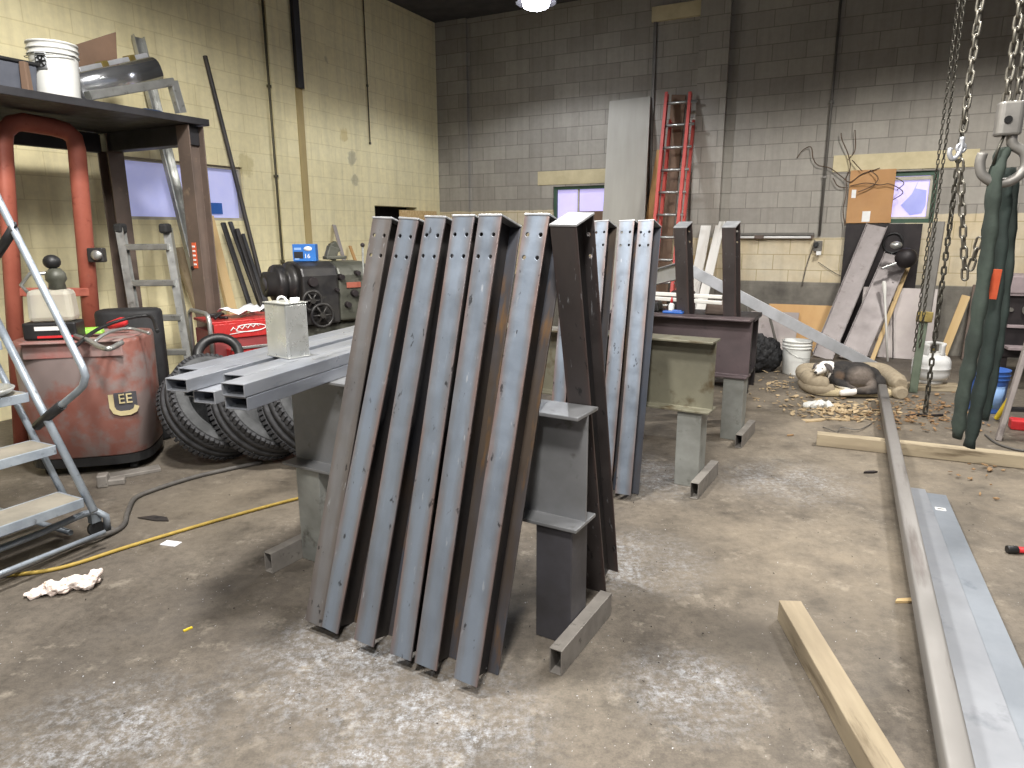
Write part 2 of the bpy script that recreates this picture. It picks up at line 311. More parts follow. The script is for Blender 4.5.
# ------------------------------------------------------------------ mesh helpers
def frame(o, x, y, z):
    m = Matrix((x, y, z)).transposed().to_4x4(); m.translation = o; return m
def look(p0, p1, side=None):
    """frame at p0 whose z runs to p1"""
    z = (p1 - p0).normalized(); s = side or (UP if abs(z.z) < .95 else RX)
    x = s.cross(z).normalized() if side is None else (side - z * side.dot(z)).normalized()
    y = z.cross(x); return frame(p0, x, y, z)
V = Vector
class MB:
    def __init__(s, M0=None): s.bm = bmesh.new(); s.M0 = M0 or Matrix()
    def _add(s, vs, fs, m=None, smooth=False):
        m = s.M0 @ (m or Matrix()); vv = [s.bm.verts.new(m @ V(v)) for v in vs]
        for f in fs:
            try:
                ff = s.bm.faces.new([vv[i] for i in f]); ff.smooth = smooth
            except ValueError: pass
        return s
    def box(s, c, d, m=None, taper=1.0):
        x, y, z = (k / 2 for k in d); c = V(c)
        vs = [V((sx * x * (taper if sz > 0 else 1), sy * y * (taper if sz > 0 else 1), sz * z)) + c for sz in (-1, 1) for sy in (-1, 1) for sx in (-1, 1)]
        return s._add(vs, [(0, 2, 3, 1), (4, 5, 7, 6), (0, 1, 5, 4), (2, 6, 7, 3), (0, 4, 6, 2), (1, 3, 7, 5)], m)
    def prism(s, poly, z0, z1, m=None, smooth=False):
        n = len(poly); vs = [(x, y, z0) for x, y in poly] + [(x, y, z1) for x, y in poly]
        return s._add(vs, [tuple(range(n - 1, -1, -1)), tuple(range(n, 2 * n))] + [(i, (i + 1) % n, n + (i + 1) % n, n + i) for i in range(n)], m, smooth)
    def rtube(s, w, h, t, L, m=None):
        """hollow rectangular tube along +y, open ended; bottom at z=0, x centred"""
        o = [(-w / 2, 0), (w / 2, 0), (w / 2, h), (-w / 2, h)]; i = [(-w / 2 + t, t), (w / 2 - t, t), (w / 2 - t, h - t), (-w / 2 + t, h - t)]
        vs = [(x, y, z) for y in (0, L) for x, z in o + i]; fs = []
        for k in range(4):
            j = (k + 1) % 4
            fs += [(k, j, 8 + j, 8 + k), (4 + j, 4 + k, 12 + k, 12 + j), (j, k, 4 + k, 4 + j), (8 + k, 8 + j, 12 + j, 12 + k)]
        return s._add(vs, fs, m)
    def section(s, poly, p0, p1, m=None, side=None):
        """extrude a 2-D outline from p0 to p1"""
        fr = look(V(p0), V(p1), side); L = (V(p1) - V(p0)).length
        return s.prism(poly, 0, L, (m or Matrix()) @ fr)
    def tube(s, pts, r, n=8, m=None, closed=False, radii=None, flat=1.0):
        pts = [V(p) for p in pts]; k = len(pts); vs = []; up = None
        for i, p in enumerate(pts):
            if closed: d = pts[(i + 1) % k] - pts[i - 1]
            else: d = (pts[min(i + 1, k - 1)] - pts[max(i - 1, 0)])
            d.normalize()
            if up is None:
                up = V((0, 0, 1)) if abs(d.z) < .9 else V((1, 0, 0))
            x = up.cross(d)
            if x.length < 1e-5: x = V((0, 1, 0)).cross(d)
            x.normalize(); y = d.cross(x); up = y
            rr = radii[i] if radii else r
            for j in range(n):
                a = 2 * PI * j / n; vs.append(p + x * (math.cos(a) * rr) + y * (math.sin(a) * rr * flat))
        fs = []
        for i in range(k if closed else k - 1):
            for j in range(n):
                a, b = i * n + j, i * n + (j + 1) % n; c, d = ((i + 1) % k) * n + (j + 1) % n, ((i + 1) % k) * n + j
                fs.append((a, b, c, d))
        s._add(vs, fs, m, True)
        if not closed:
            s._add(vs[:n], [tuple(range(n - 1, -1, -1))], m); s._add(vs[-n:], [tuple(range(n))], m)
        return s
    def cyl(s, p0, p1, r, n=16, r2=None, m=None):
        return s.tube([p0, p1], r, n, m, radii=[r, r if r2 is None else r2])
    def lathe(s, prof, n=24, m=None, smooth=True):
        vs = []; fs = []; k = len(prof)
        for i in range(n):
            a = 2 * PI * i / n
            for r, z in prof: vs.append((r * math.cos(a), r * math.sin(a), z))
        for i in range(n):
            for j in range(k - 1):
                a, b = i * k + j, ((i + 1) % n) * k + j
                fs.append((a, b, b + 1, a + 1))
        s._add(vs, fs, m, smooth)
        for idx, rev in ((0, True), (k - 1, False)):
            if prof[idx][0] > 1e-4:
                f = [i * k + idx for i in range(n)]; s._add([vs[q] for q in f], [tuple(range(n - 1, -1, -1)) if rev else tuple(range(n))], m)
        return s
    def ell(s, c, r, m=None, n=14):
        c = V(c); r = (r, r, r) if isinstance(r, (int, float)) else r; vs = []; fs = []; h = n // 2 + 1
        for i in range(h + 1):
            th = PI * i / h
            for j in range(n):
                a = 2 * PI * j / n; vs.append(V((math.sin(th) * math.cos(a) * r[0], math.sin(th) * math.sin(a) * r[1], math.cos(th) * r[2])) + c)
        for i in range(h):
            for j in range(n):
                a, b = i * n + j, i * n + (j + 1) % n; fs.append((a, a + n, b + n, b))
        return s._add(vs, fs, m, True)
    def holed(s, outer, holes, y0, y1, m=None):
        """plate in x-z with holes, extruded along y"""
        b2 = bmesh.new(); es = []
        for lp in [outer] + holes:
            vv = [b2.verts.new((x, y0, z)) for x, z in lp]
            es += [b2.edges.new((vv[i], vv[(i + 1) % len(vv)])) for i in range(len(vv))]
        bmesh.ops.triangle_fill(b2, use_beauty=True, use_dissolve=False, edges=es, normal=(0, -1, 0))
        r = bmesh.ops.extrude_face_region(b2, geom=b2.faces[:])
        for v in [g for g in r['geom'] if isinstance(g, bmesh.types.BMVert)]: v.co.y = y1
        bmesh.ops.recalc_face_normals(b2, faces=b2.faces[:])
        b2.verts.index_update(); vs = [v.co.copy() for v in b2.verts]; fs = [tuple(v.index for v in f.verts) for f in b2.faces]; b2.free()
        return s._add(vs, fs, m)
    def build(s, name, m, parent=None, bevel=0.0, M=None, fixn=True, solid=0.0):
        bm = s.bm
        bmesh.ops.remove_doubles(bm, verts=bm.verts[:], dist=1e-6)
        if fixn: bmesh.ops.recalc_face_normals(bm, faces=bm.faces[:])
        me = bpy.data.meshes.new(name); bm.to_mesh(me); bm.free()
        me.materials.append(m); o = bpy.data.objects.new(name, me); C.objects.link(o)
        if parent: o.parent = parent
        if M is not None: o.matrix_world = M if not parent else M
        if solid:
            sm = o.modifiers.new('solid', 'SOLIDIFY'); sm.thickness = solid; sm.offset = 0
        if bevel:
            b = o.modifiers.new('bevel', 'BEVEL'); b.width = bevel; b.segments = 2; b.limit_method = 'ANGLE'; b.angle_limit = rad(40); b.harden_normals = False
        return o
def thing(name, label, cat, loc=(0, 0, 0), rz=0.0, group=None, M=None):
    o = bpy.data.objects.new(name, None); C.objects.link(o); o.empty_display_size = .1
    o.matrix_world = M if M is not None else Matrix.Translation(V(loc)) @ Matrix.Rotation(rz, 4, 'Z')
    o['label'] = label; o['category'] = cat
    if group: o['group'] = group
    return o
def tag(o, label, cat, group=None, kind=None):
    o['label'] = label; o['category'] = cat
    if group: o['group'] = group
    if kind: o['kind'] = kind
    return o
def struct(o, label=None):
    o['kind'] = 'structure'
    if label: o['label'] = label
    return o
def dup(root, M, label, group=None, skip=()):
    r = root.copy(); C.objects.link(r); r.matrix_world = M; r['label'] = label
    if group: r['group'] = group
    for ch in list(root.children):
        c = ch.copy(); C.objects.link(c); c.parent = r
        for g in list(ch.children):
            d = g.copy(); C.objects.link(d); d.parent = c
    return r
def text(s, size, m, parent, M, name='lettering', ext=.0008, align='CENTER', sx=1.0):
    cu = bpy.data.curves.new(name, 'FONT'); cu.body = s; cu.size = size; cu.extrude = ext; cu.align_x = align; cu.align_y = 'CENTER'
    o = bpy.data.objects.new(name, cu); C.objects.link(o); bpy.context.view_layer.update()
    me = bpy.data.meshes.new_from_object(o.evaluated_get(bpy.context.evaluated_depsgraph_get())); bpy.data.objects.remove(o)
    me.materials.clear(); me.materials.append(m); o = bpy.data.objects.new(name, me); C.objects.link(o); o.parent = parent
    o.matrix_local = M @ Matrix.Diagonal((sx, 1, 1, 1)); return o
UPR = Matrix.Rotation(PI / 2, 4, 'X')           # stands a text up: its face towards -y
def arc(c, r, a0, a1, n, ax=V((1, 0, 0)), ay=V((0, 0, 1))):
    return [V(c) + ax * (r * math.cos(a0 + (a1 - a0) * i / n)) + ay * (r * math.sin(a0 + (a1 - a0) * i / n)) for i in range(n + 1)]
def bez(pts, n=8):
    """Catmull-Rom through points"""
    P = [V(p) for p in pts]; P = [P[0] * 2 - P[1]] + P + [P[-1] * 2 - P[-2]]; o = []
    for i in range(1, len(P) - 2):
        for k in range(n):
            t = k / n; a, b, c, d = P[i - 1:i + 3]
            o.append(.5 * ((2 * b) + (c - a) * t + (2 * a - 5 * b + 4 * c - d) * t * t + (3 * b - a - 3 * c + d) * t ** 3))
    return o + [P[-2]]
# ================================================================== the room
fo = MB().box((0, 6, -.1), (30, 30, .2)).build('floor', M['floor']); struct(fo)
def rect(x0, x1, z0, z1): return [(x0, z0), (x1, z0), (x1, z1), (x0, z1)]
def wall_obj(name, WM, x0, x1, holes, m, th=.2):
    o = MB().holed(rect(x0, x1, 0, CEIL), [rect(*h) for h in holes], 0, th).build(name, m); o.matrix_world = WM; return struct(o)
w1 = (ul(102, 190).x, ul(246, 210).x, ul(150, 219.5).z, ul(110, 154.5).z)
dk = (ul(375, 215).x, ul(417, 215).x, 1.0, ul(376, 205.5).z)
wall_obj('wall_left', WL, -14, 0, [w1, dk], M['yellow'])
w2 = (ub(553, 200).x, ub(612, 200).x, 1.35, ub(575, 186).z)
w3 = (ub(853, 200).x, ub(936, 200).x, ub(900, 223).z, ub(890, 172).z)
wall_obj('wall_back', WB, -.2, 12, [w2, w3], M['block'])
ce = MB().box((0, 6, CEIL + .1), (30, 30, .2)).build('ceiling', M['ceil']); struct(ce)
def wbox(WM, name, x0, x1, y0, y1, z0, z1, m, bevel=0.0, parent=None):
    o = MB().box(((x0 + x1) / 2, (y0 + y1) / 2, (z0 + z1) / 2), (x1 - x0, y1 - y0, z1 - z0)).build(name, m, parent, bevel)
    if parent is None: o.matrix_world = WM
    return o
# pilaster and joist seats on the back wall, shallow pilaster on the left wall, jog beside the corner
struct(wbox(WB, 'trim_1', ub(697, 120).x, ub(726, 120).x, -.11, 0, 0, CEIL, M['block']))
struct(wbox(WB, 'trim_2', ub(653, 12).x, ub(703, 12).x, -.06, 0, ub(680, 19).z, ub(680, 4).z, M['lintel'], .004))
struct(wbox(WB, 'trim_3', ub(653, 60).x, ub(656, 60).x, -.03, 0, 0.0, ub(655, 19).z, M['conduit']))
struct(wbox(WL, 'trim_4', ul(272, 120).x, ul(328, 120).x, -.035, 0, 0, CEIL, M['yellow']))
struct(wbox(WB, 'trim_5', 0.0, ub(470, 190).x, -.05, 0, 0, CEIL, M['block']))
# lintels over the windows
struct(wbox(WB, 'trim_6', ub(538, 176).x, ub(612, 176).x, -.012, 0, ub(575, 184).z, ub(575, 170).z, M['lintel'], .003))
struct(wbox(WB, 'trim_7', ub(833, 165).x, ub(978, 165).x, -.012, 0, ub(890, 170).z, ub(890, 153).z, M['lintel'], .003))
def window(n, WM, h, fm, panes, fw=.04, bars=()):
    """panes: list of (x0,x1,z0,z1,material)"""
    x0, x1, z0, z1 = h
    r = bpy.data.objects.new('window_%d' % n, None); C.objects.link(r); r.matrix_world = WM; r['kind'] = 'structure'
    f = MB()
    f.box(((x0 + x1) / 2, .08, z0 + fw / 2), (x1 - x0, .09, fw)).box(((x0 + x1) / 2, .08, z1 - fw / 2), (x1 - x0, .09, fw))
    f.box((x0 + fw / 2, .08, (z0 + z1) / 2), (fw, .09, z1 - z0 - 2 * fw)).box((x1 - fw / 2, .08, (z0 + z1) / 2), (fw, .09, z1 - z0 - 2 * fw))
    f.build('window_frame', fm, r)
    for b0, b1, c0, c1 in bars:
        MB().box(((b0 + b1) / 2, .075, (c0 + c1) / 2), (b1 - b0, .05, c1 - c0)).build('window_bar', M['frame_w'], r)
    for a0, a1, c0, c1, m, y in panes:
        MB().box(((a0 + a1) / 2, y, (c0 + c1) / 2), (a1 - a0, .008, c1 - c0)).build('pane', m, r)
    return r
x0, x1, z0, z1 = w1
xm = ul(196, 200).x
r1 = window(1, WL, w1, M['frame_w'], [(x0 + .03, xm, z0 + .03, z1 - .03, M['pane_l'], .09), (xm, x1 - .03, z0 + .03, z1 - .03, M['pane_l'], .09)], .03, [(xm - .02, xm + .02, z0, z1)])
MB().box((0, 0, 0), (.2, .004, .12)).build('blue_film', M['bluecap'], r1).matrix_local = Matrix.Translation((ul(220, 215).x, .07, z0 + .13))
x0, x1, z0, z1 = w2
xm = ub(577, 200).x
window(2, WB, w2, M['frame_g'], [(x0 + .04, xm, z0, z1 - .03, M['pane_b'], .09), (xm, x1 - .03, ub(590, 211).z, z1 - .03, M['pane_b'], .09), (xm, x1 - .03, z0, ub(590, 211).z, M['carddk'], .085)], .045, [(xm - .012, xm + .012, z0, z1)])
x0, x1, z0, z1 = w3
xa, xb2 = ub(893, 200).x, ub(931, 200).x
r3 = window(3, WB, w3, M['frame_g'], [(xa - .2, xb2, z0 + .05, z1 - .05, M['pane_b'], .09)], .05, [(xb2 - .03, xb2, z0, z1 - .04), (xa - .3, xb2, z0 + .04, z0 + .075), (xa - .3, xb2, z1 - .1, z1 - .06)])
sh = [ub(901, 205), ub(912, 194), ub(919, 180), ub(916, 188), ub(927, 190), ub(926, 205), ub(922, 213), ub(910, 215)]
MB().prism([(p.x, p.z) for p in sh], -.003, .003, Matrix(((1, 0, 0, 0), (0, 0, -1, .08), (0, 1, 0, 0), (0, 0, 0, 1)))).build('torn_film', M['pane_d'], r3)
# black slab behind the left wall opening, coloured as its unlit inside
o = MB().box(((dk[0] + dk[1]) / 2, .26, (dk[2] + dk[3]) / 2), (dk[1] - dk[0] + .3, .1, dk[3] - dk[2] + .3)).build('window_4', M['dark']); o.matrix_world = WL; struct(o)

def wall_pipe(name, WM, x, y, z0, z1, r, m, label, cat='conduit', bits=None):
    o = MB().cyl((x, y, z0), (x, y, z1), r, 8)
    for z in bits or (): o.box((x, y, z), (r * 3.2, r * 2.4, .03))
    o = o.build(name, m); o.matrix_world = WM; return tag(o, label, cat)
wall_pipe('conduit', WL, ul(271, 120).x - .02, -.03, 0.02, CEIL, .014, M['yconduit'], 'thin dark conduit running down the yellow wall beside the pilaster', bits=(1.2, 2.2, 3.2))
wall_pipe('hanging_cable', WL, ul(364, 40).x, -.02, ul(368, 144).z, CEIL, .008, M['yconduit'], 'thin black cable hanging down the upper yellow wall and ending halfway', 'cable', bits=(ul(367, 86).z, ul(368, 144).z + .01))
wall_pipe('conduit', WB, ub(830, 120).x, -.03, ub(820, 236).z, CEIL, .016, M['conduit'], 'dark conduit running down the grey block wall to the socket box', bits=(2.2, 3.1))
o = MB().box((0, 0, 0), (.1, .05, 1)).build('steel_strip', M['blackst']); x = (ul(293, 45).x)
o.matrix_world = WL @ Matrix.Translation((x, -.065, (ul(297, 89).z + CEIL) / 2)) @ Matrix.Diagonal((1, 1, CEIL - ul(297, 89).z, 1))
tag(o, 'black steel strip fixed high on the yellow pilaster', 'steel strip')
o = MB().box((0, 0, 0), (.11, .012, 1)).build('trim_11', mat('bare_plaster_strip', '#b5a272', '#a8966a', 6, .8)); z1 = ul(297, 89).z
o.matrix_world = WL @ Matrix.Translation((x, -.041, z1 / 2)) @ Matrix.Diagonal((1, 1, z1, 1)); struct(o)

# fluorescent tube fixture and sockets on the back wall
t = thing('tube_light_fixture', 'white fluorescent tube fixture mounted low on the back wall', 'light fixture', M=WB)
xa, xb_ = ub(724, 236).x, ub(814, 236).x; zz = ub(780, 236).z
MB().box(((xa + xb_) / 2, -.05, zz + .025), (xb_ - xa, .08, .035)).build('housing', M['conduit'], t, .004)
MB().cyl((xa + .03, -.06, zz - .015), (xb_ - .03, -.06, zz - .015), .019, 10).build('tube', M['white'], t)
for x in (xa + .015, xb_ - .015): MB().box((x, -.06, zz - .01), (.03, .05, .05)).build('end_cap', M['brownst'], t, .004)
MB().box((ub(760, 236).x, -.07, zz - .012), (.12, .045, .045)).build('ballast_cover', M['brownst'], t, .004)
t = thing('socket_box', 'small grey electrical socket box with plugged adapters under the conduit', 'socket', M=WB)
x, z = ub(818, 246).x, ub(818, 246).z
MB().box((x, -.03, z), (.1, .06, .13)).build('box', M['conduit'], t, .006)
MB().box((x - .02, -.085, z + .02), (.05, .05, .06)).build('plug', M['black'], t, .006)
MB().box((x + .02, -.08, z - .09), (.06, .05, .05)).build('plug', M['white'], t, .006)
def wires(name, paths, r, m, label, cat):
    b = MB()
    for p in paths: b.tube(bez(p, 6), r, 5)
    return tag(b.build(name, m), label, cat)
wires('wall_cable', [[wb(815, 240, .03), wb(806, 268, .03), wb(802, 286, .03)]], .006, M['conduit'], 'thin dark cable drooping from the fluorescent fixture to the wall base', 'cable')
wires('wall_cable', [[wb(818, 262, .02), wb(835, 273, .02), wb(850, 280, .02)]], .004, M['conduit'], 'thin wire running right from the socket box along the tan painted blocks', 'cable')
wires('dead_vine', [[wb(797, 158, .04), wb(803, 150, .05), wb(811, 147, .05), wb(813, 158, .05), wb(818, 165, .05), wb(830, 168, .05), wb(841, 176, .05), wb(850, 182, .06), wb(862, 174, .06), (wb(880, 168, .06))],
      [wb(845, 180, .05), wb(850, 168, .05), wb(848, 154, .06), wb(842, 140, .06), wb(841, 133, .06)], [wb(848, 160, .05), wb(855, 150, .05), wb(855, 130, .05)], [wb(852, 160, .06), wb(862, 171, .08)],
      [wb(846, 178, .05), wb(846, 195, .05), wb(843, 210, .05), wb(845, 226, .05)], [wb(850, 186, .06), wb(866, 183, .09), wb(880, 185, .09), wb(890, 184, .09), wb(903, 192, .07), wb(893, 200, .08)],
      [wb(870, 170, .08), wb(878, 178, .1), wb(872, 186, .1), wb(858, 192, .1)], [wb(896, 178, .08), wb(904, 183, .07), wb(897, 190, .08)], [wb(848, 188, .06), wb(838, 186, .05), wb(833, 178, .05)]],
      .006, M['vine'], 'dead brown vine creeping over the boarded window on the back wall', 'vine')
# the board over the left half of the right-hand window
t = thing('cardboard_sheet', 'brown cardboard sheet covering the left half of the right window', 'cardboard', M=WB)
x0, x1, z0, z1 = ub(848, 200).x, ub(893, 200).x, ub(870, 223).z, ub(870, 170).z
MB().box(((x0 + x1) / 2, -.03, (z0 + z1) / 2), (x1 - x0, .012, z1 - z0)).build('board', M['card'], t)
MB().box((x1 - .28, -.038, z0 + .08), (.09, .003, .13)).build('sticker', M['white'], t)
MB().box((x0 + .06, -.038, z0 + .36), (.05, .003, .1)).build('sticker', M['white'], t)
# black board leaning under that window
o = MB().box((0, 0, .5), (1, .03, 1)).build('black_board', M['stove']); p0, p1 = ub(846, 228), ub(922, 228)
o.matrix_world = WB @ Matrix.Translation(((p0.x + p1.x) / 2, -.06, 0)) @ Matrix.Diagonal((p1.x - p0.x, 1, ub(880, 224).z, 1)); tag(o, 'wide black board standing against the wall under the right window', 'board')
# tan OSB strip along the foot of both walls near the corner, seen over the beams
o = MB().box((0, 0, .5), (1, .03, 1)).build('chip_board_sheet', M['osb']); p0, p1 = ul(400, 215, .06), ul(436, 215, .06)
o.matrix_world = WL @ Matrix.Translation(((p0.x + p1.x) / 2, -.06, 0)) @ Matrix.Diagonal((p1.x - p0.x, 1, ul(402, 210, .06).z, 1)); tag(o, 'chip board sheet standing against the yellow wall below the dark opening', 'board')

# tall grey board, red ladder and timber strips against the back wall
def leaning(name, pts_top, pts_bot_px, d_top, d_bot, th, m, label, cat, group=None, z0=0.0, bevel=.002):
    """flat board leaning on the back wall: left/right top pixels, left/right bottom pixels; foot at z0"""
    a, b = wb(*pts_top[0], d_top), wb(*pts_top[1], d_top)
    p = CORNER - RY * d_bot; nrm = None
    base_a = on_plane(*pts_bot_px[0], p, RY); base_b = on_plane(*pts_bot_px[1], p, RY)
    # shift the lower corners down their edges to the ground
    def down(t, q):
        dz = (q - t); k = (z0 - t.z) / dz.z; return t + dz * k
    base_a, base_b = down(a, base_a), down(b, base_b)
    xw = (b - a).normalized(); zz = ((a + b) / 2 - (base_a + base_b) / 2).normalized(); n = xw.cross(zz).normalized()
    t = n * th; vs = [base_a, base_b, b, a, base_a - t * -1, base_b - t * -1, b + t, a + t]
    vs = [base_a, base_b, b, a] + [v - n * -th for v in (base_a, base_b, b, a)]
    o0 = (base_a + base_b) / 2; fr = frame(o0, zz.cross(n) * -1 if False else (n.cross(zz)), n, zz); inv = fr.inverted()
    mb = MB(); mb._add([inv @ v for v in vs], [(0, 1, 2, 3), (4, 7, 6, 5), (0, 4, 5, 1), (2, 6, 7, 3), (0, 3, 7, 4), (1, 5, 6, 2)])
    o = mb.build(name, m, None, bevel); o.matrix_world = fr
    return tag(o, label, cat, group)
leaning('wall_board', ((610, 102), (651, 97)), ((603, 222), (645, 225)), .03, .35, .03, M['panel'], 'tall pale grey board leaning on the back wall left of the ladder', 'board')
leaning('timber_board', ((657, 150), (664, 150)), ((645, 225), (655, 225)), .01, .08, .02, M['ply'], 'tan timber board standing behind the red ladder foot', 'board')
leaning('timber_plank', ((672, 95), (686, 95)), ((660, 225), (674, 225)), .01, .08, .02, M['carddk'], 'dark brown plank standing behind the rungs of the red ladder', 'plank')
leaning('pale_timber', ((683, 228), (697, 228)), ((682, 245), (696, 245)), .01, .06, .02, M['woodv'], 'short pale timber leaning by the red ladder foot', 'timber')
t = thing('extension_ladder', 'red fibreglass extension ladder leaning on the back wall pier', 'ladder')
def ladder(t, La, Lb, Ra, Rb, pa, pb, rungs, railm, rungm, rw, rd, extra=None):
    """rails from bottom points (La, Ra) to top points (Lb, Rb)"""
    up = (Lb - La).normalized(); ac = (Ra - La).normalized(); n = ac.cross(up).normalized()
    ch = [(-rd / 2, -rw / 2), (rd / 2, -rw / 2), (rd / 2, -rw / 2 + .006), (-rd / 2 + .006, -rw / 2 + .006), (-rd / 2 + .006, rw / 2 - .006), (rd / 2, rw / 2 - .006), (rd / 2, rw / 2), (-rd / 2, rw / 2)]
    MB().prism([(x, y) for x, y in ch], 0, (Lb - La).length, frame(La, ac, n * -1, up) if False else frame(La, ac, up.cross(ac), up)).build('rail', railm, t)
    MB().prism([(-x, y) for x, y in ch], 0, (Rb - Ra).length, frame(Ra, ac, up.cross(ac), up)).build('rail', railm, t)
    L = (Lb - La).length
    for k in range(rungs[0]):
        f = rungs[1] + k * rungs[2]
        if f > L - .05: break
        a, b = La + up * f, Ra + (Rb - Ra).normalized() * f
        MB().cyl(a, b, .018, 8).build('rung', rungm, t)
    return n
Lt, Rt = wb(667, 93, .17), wb(698, 92, .17)
Lb = on_plane(655, 222, CORNER - RY * .62, RY); Rb = on_plane(682, 224, CORNER - RY * .62, RY)
def ground(t, q, z=0.0): return t + (q - t) * ((z - t.z) / (q.z - t.z))
Lg, Rg = ground(Lt, Lb), ground(Rt, Rb)
ladder(t, Lg, Lt, Rg, Rt, 0, 0, (14, .28, .305), M['ladred'], M['alum'], .08, .04)
off = RY * .06
ladder(t, Lg + off + RX * .05, Lt + off + RX * .05 - UP * .35, Rg + off + RX * .05, Rt + off + RX * .05 - UP * .35, 0, 0, (0, .3, .3), M['ladred'], M['alum'], .07, .035)
for p in (Lg, Rg): MB().box((p.x, p.y, .03), (.06, .12, .06)).build('foot', M['pad'], t, .006)

# visible high bay lamp near the corner
lp = at(536, 3, 8.9)
t = thing('high_bay_lamp', 'round high bay lamp glowing under the ceiling near the corner', 'lamp', lp)
MB().lathe([(.03, .34), (.09, .33), (.1, .2), (.2, .12), (.25, 0), (.24, 0), (.19, .11), (.02, .13)], 28).build('reflector', M['blackst'], t)
MB().lathe([(0.0, .05), (.15, .05), (.17, .02), (.15, -.04), (.08, -.07), (0.0, -.08)], 24).build('lamp_face', M['lampface'], t)
MB().cyl((0, 0, .33), (0, 0, max(CEIL - lp.z, .34)), .015, 8).build('hanger', M['conduit'], t)
# ================================================================== the trestles and the steel columns leaning on them
YS = rad(-30.5); EX = V((math.cos(YS), math.sin(YS), 0)); EY = V((-math.sin(YS), math.cos(YS), 0))
ZT = .912; FLW = .18                            # top of the trestle beams and their flange width
BW, BD, BL = .096, .15, 1.63                   # column flange, depth, length
TH = math.atan(.285)
def ibeam(w, h, tf, tw): 
    a, b = w / 2, tw / 2
    return [(-a, 0), (a, 0), (a, tf), (b, tf), (b, h - tf), (a, h - tf), (a, h), (-a, h), (-a, h - tf), (-b, h - tf), (-b, tf), (-a, tf)]
def trestle(corner, length, mb_, ml, label, legs, foot_m):
    """corner = near right top corner of the top beam"""
    t = thing('steel_trestle', label, 'trestle', V((corner.x, corner.y, 0)), YS, 'I-beam trestles')
    h = ZT - .475
    sec = [(y + FLW / 2, z) for y, z in ibeam(FLW, h, .014, .01)]
    # local: x right (beam runs towards -x), y away, z up
    fr = frame(V((0, 0, .475)), V((0, 1, 0)), V((0, 0, 1)), V((1, 0, 0)))
    MB().prism(sec, -length, 0, fr).build('top_beam', mb_, t, .003)
    for x, m in legs:
        MB().box((x, FLW / 2, .2375), (.15, .14, .475)).build('leg', m, t, .004)
        f = MB().rtube(.05, .1, .005, .46).build('foot', foot_m, t, .002)
        f.matrix_local = Matrix.Translation((x + (.102 if x > -.6 else -.102), -.16, 0)) @ Matrix.Rotation(0, 4, 'Z')
    return t
c1 = fl(581.5, 416, ZT) - EY * .03; c2 = fl(713, 342.5, ZT); c3 = fl(750, 320.5, ZT)
T1 = trestle(c1, 1.53, M['trest'], 0, 'weathered grey I-beam trestle nearest the camera holding the square tubes', ((-.1, M['legdark']), (-1.39, M['legst'])), M['foot'])
T2 = trestle(c2, 1.6, M['trest_brown'], 0, 'olive brown I-beam trestle in the middle between the other two', ((-.12, M['legst']), (-1.48, M['legst'])), M['foot'])
T3 = trestle(c3, 1.5, M['trest_purple'], 0, 'purplish I-beam trestle farthest back near the junk heap', ((-.09, M['legst']), (-1.4, M['legst'])), M['foot'])
# one column: holed outer flange at y=0, web, inner flange, cap plate; bottom at z=0
def ring(cx, cz, r, n=12): return [(cx + r * math.cos(2 * PI * i / n), cz + r * math.sin(2 * PI * i / n)) for i in range(n)]
def make_column(fm, label, group):
    t = thing('steel_column', label, 'steel column', group=group)
    holes = [ring(sx * .026, BL - dz, .0075) for sx in (-1, 1) for dz in (.075, .155)]
    MB().holed(rect(-BW / 2, BW / 2, 0, BL - .008), holes, 0, .008).build('outer_flange', fm, t, .0015)
    MB().box((0, BD / 2, (BL - .008) / 2), (.007, BD - .016, BL - .008)).build('web', M['web'], t)
    MB().box((0, BD - .004, (BL - .008) / 2), (BW, .008, BL - .008)).build('inner_flange', M['rustweb'], t, .0015)
    MB().box((0, BD / 2, BL - .004), (BW + .004, BD + .004, .008)).build('cap_plate', M['cap'], t, .0015)
    return t
PN = EY * math.cos(TH) - UP * math.sin(TH)           # plane normal of columns leaning away
LU = EY * math.sin(TH) + UP * math.cos(TH)
def away_frame(edge0, edge1, ptop, pbot, side):
    """edge0 = point on the near edge of the trestle top; pixels on the left (side=-1) or right edge of the outer flange"""
    q = edge0 - PN * (BD + .003)
    a, b = on_plane(*ptop, q, PN), on_plane(*pbot, q, PN)
    z = (a - b).normalized(); x = PN.cross(z) * -1 if PN.cross(z).dot(EX) < 0 else PN.cross(z); x.normalize()
    zb = BD * math.sin(TH) + .001
    b = b + z * ((zb - b.z) / z.z); o = b - x * (side * BW / 2)
    return frame(o, x, PN, z)
PM = -EY * math.cos(TH) - UP * math.sin(TH)          # columns leaning towards the camera: into-plane normal seen from behind
def toward_frame(far0, ptop, pbot, side):
    """front (camera side) plane touches the far edge of the trestle top; pixels on the left/right edge of the inner flange"""
    n = EY * math.cos(TH) + UP * math.sin(TH)        # pointing away from the camera
    q = far0 + n * .003
    a, b = on_plane(*ptop, q, n), on_plane(*pbot, q, n)
    z = (a - b).normalized(); x = z.cross(n) * -1; x = x if x.dot(EX) > 0 else -x; x.normalize()
    b = b + z * ((.002 - b.z) / z.z); o = b - x * (side * BW / 2) + n * BD
    return frame(o, -x, -n, z)
G1 = 'columns leaning on the near trestle'; G2 = 'columns leaning on the middle trestle'; G3 = 'columns leaning on the far trestle'
proto = make_column(M['flange'], '', G1)
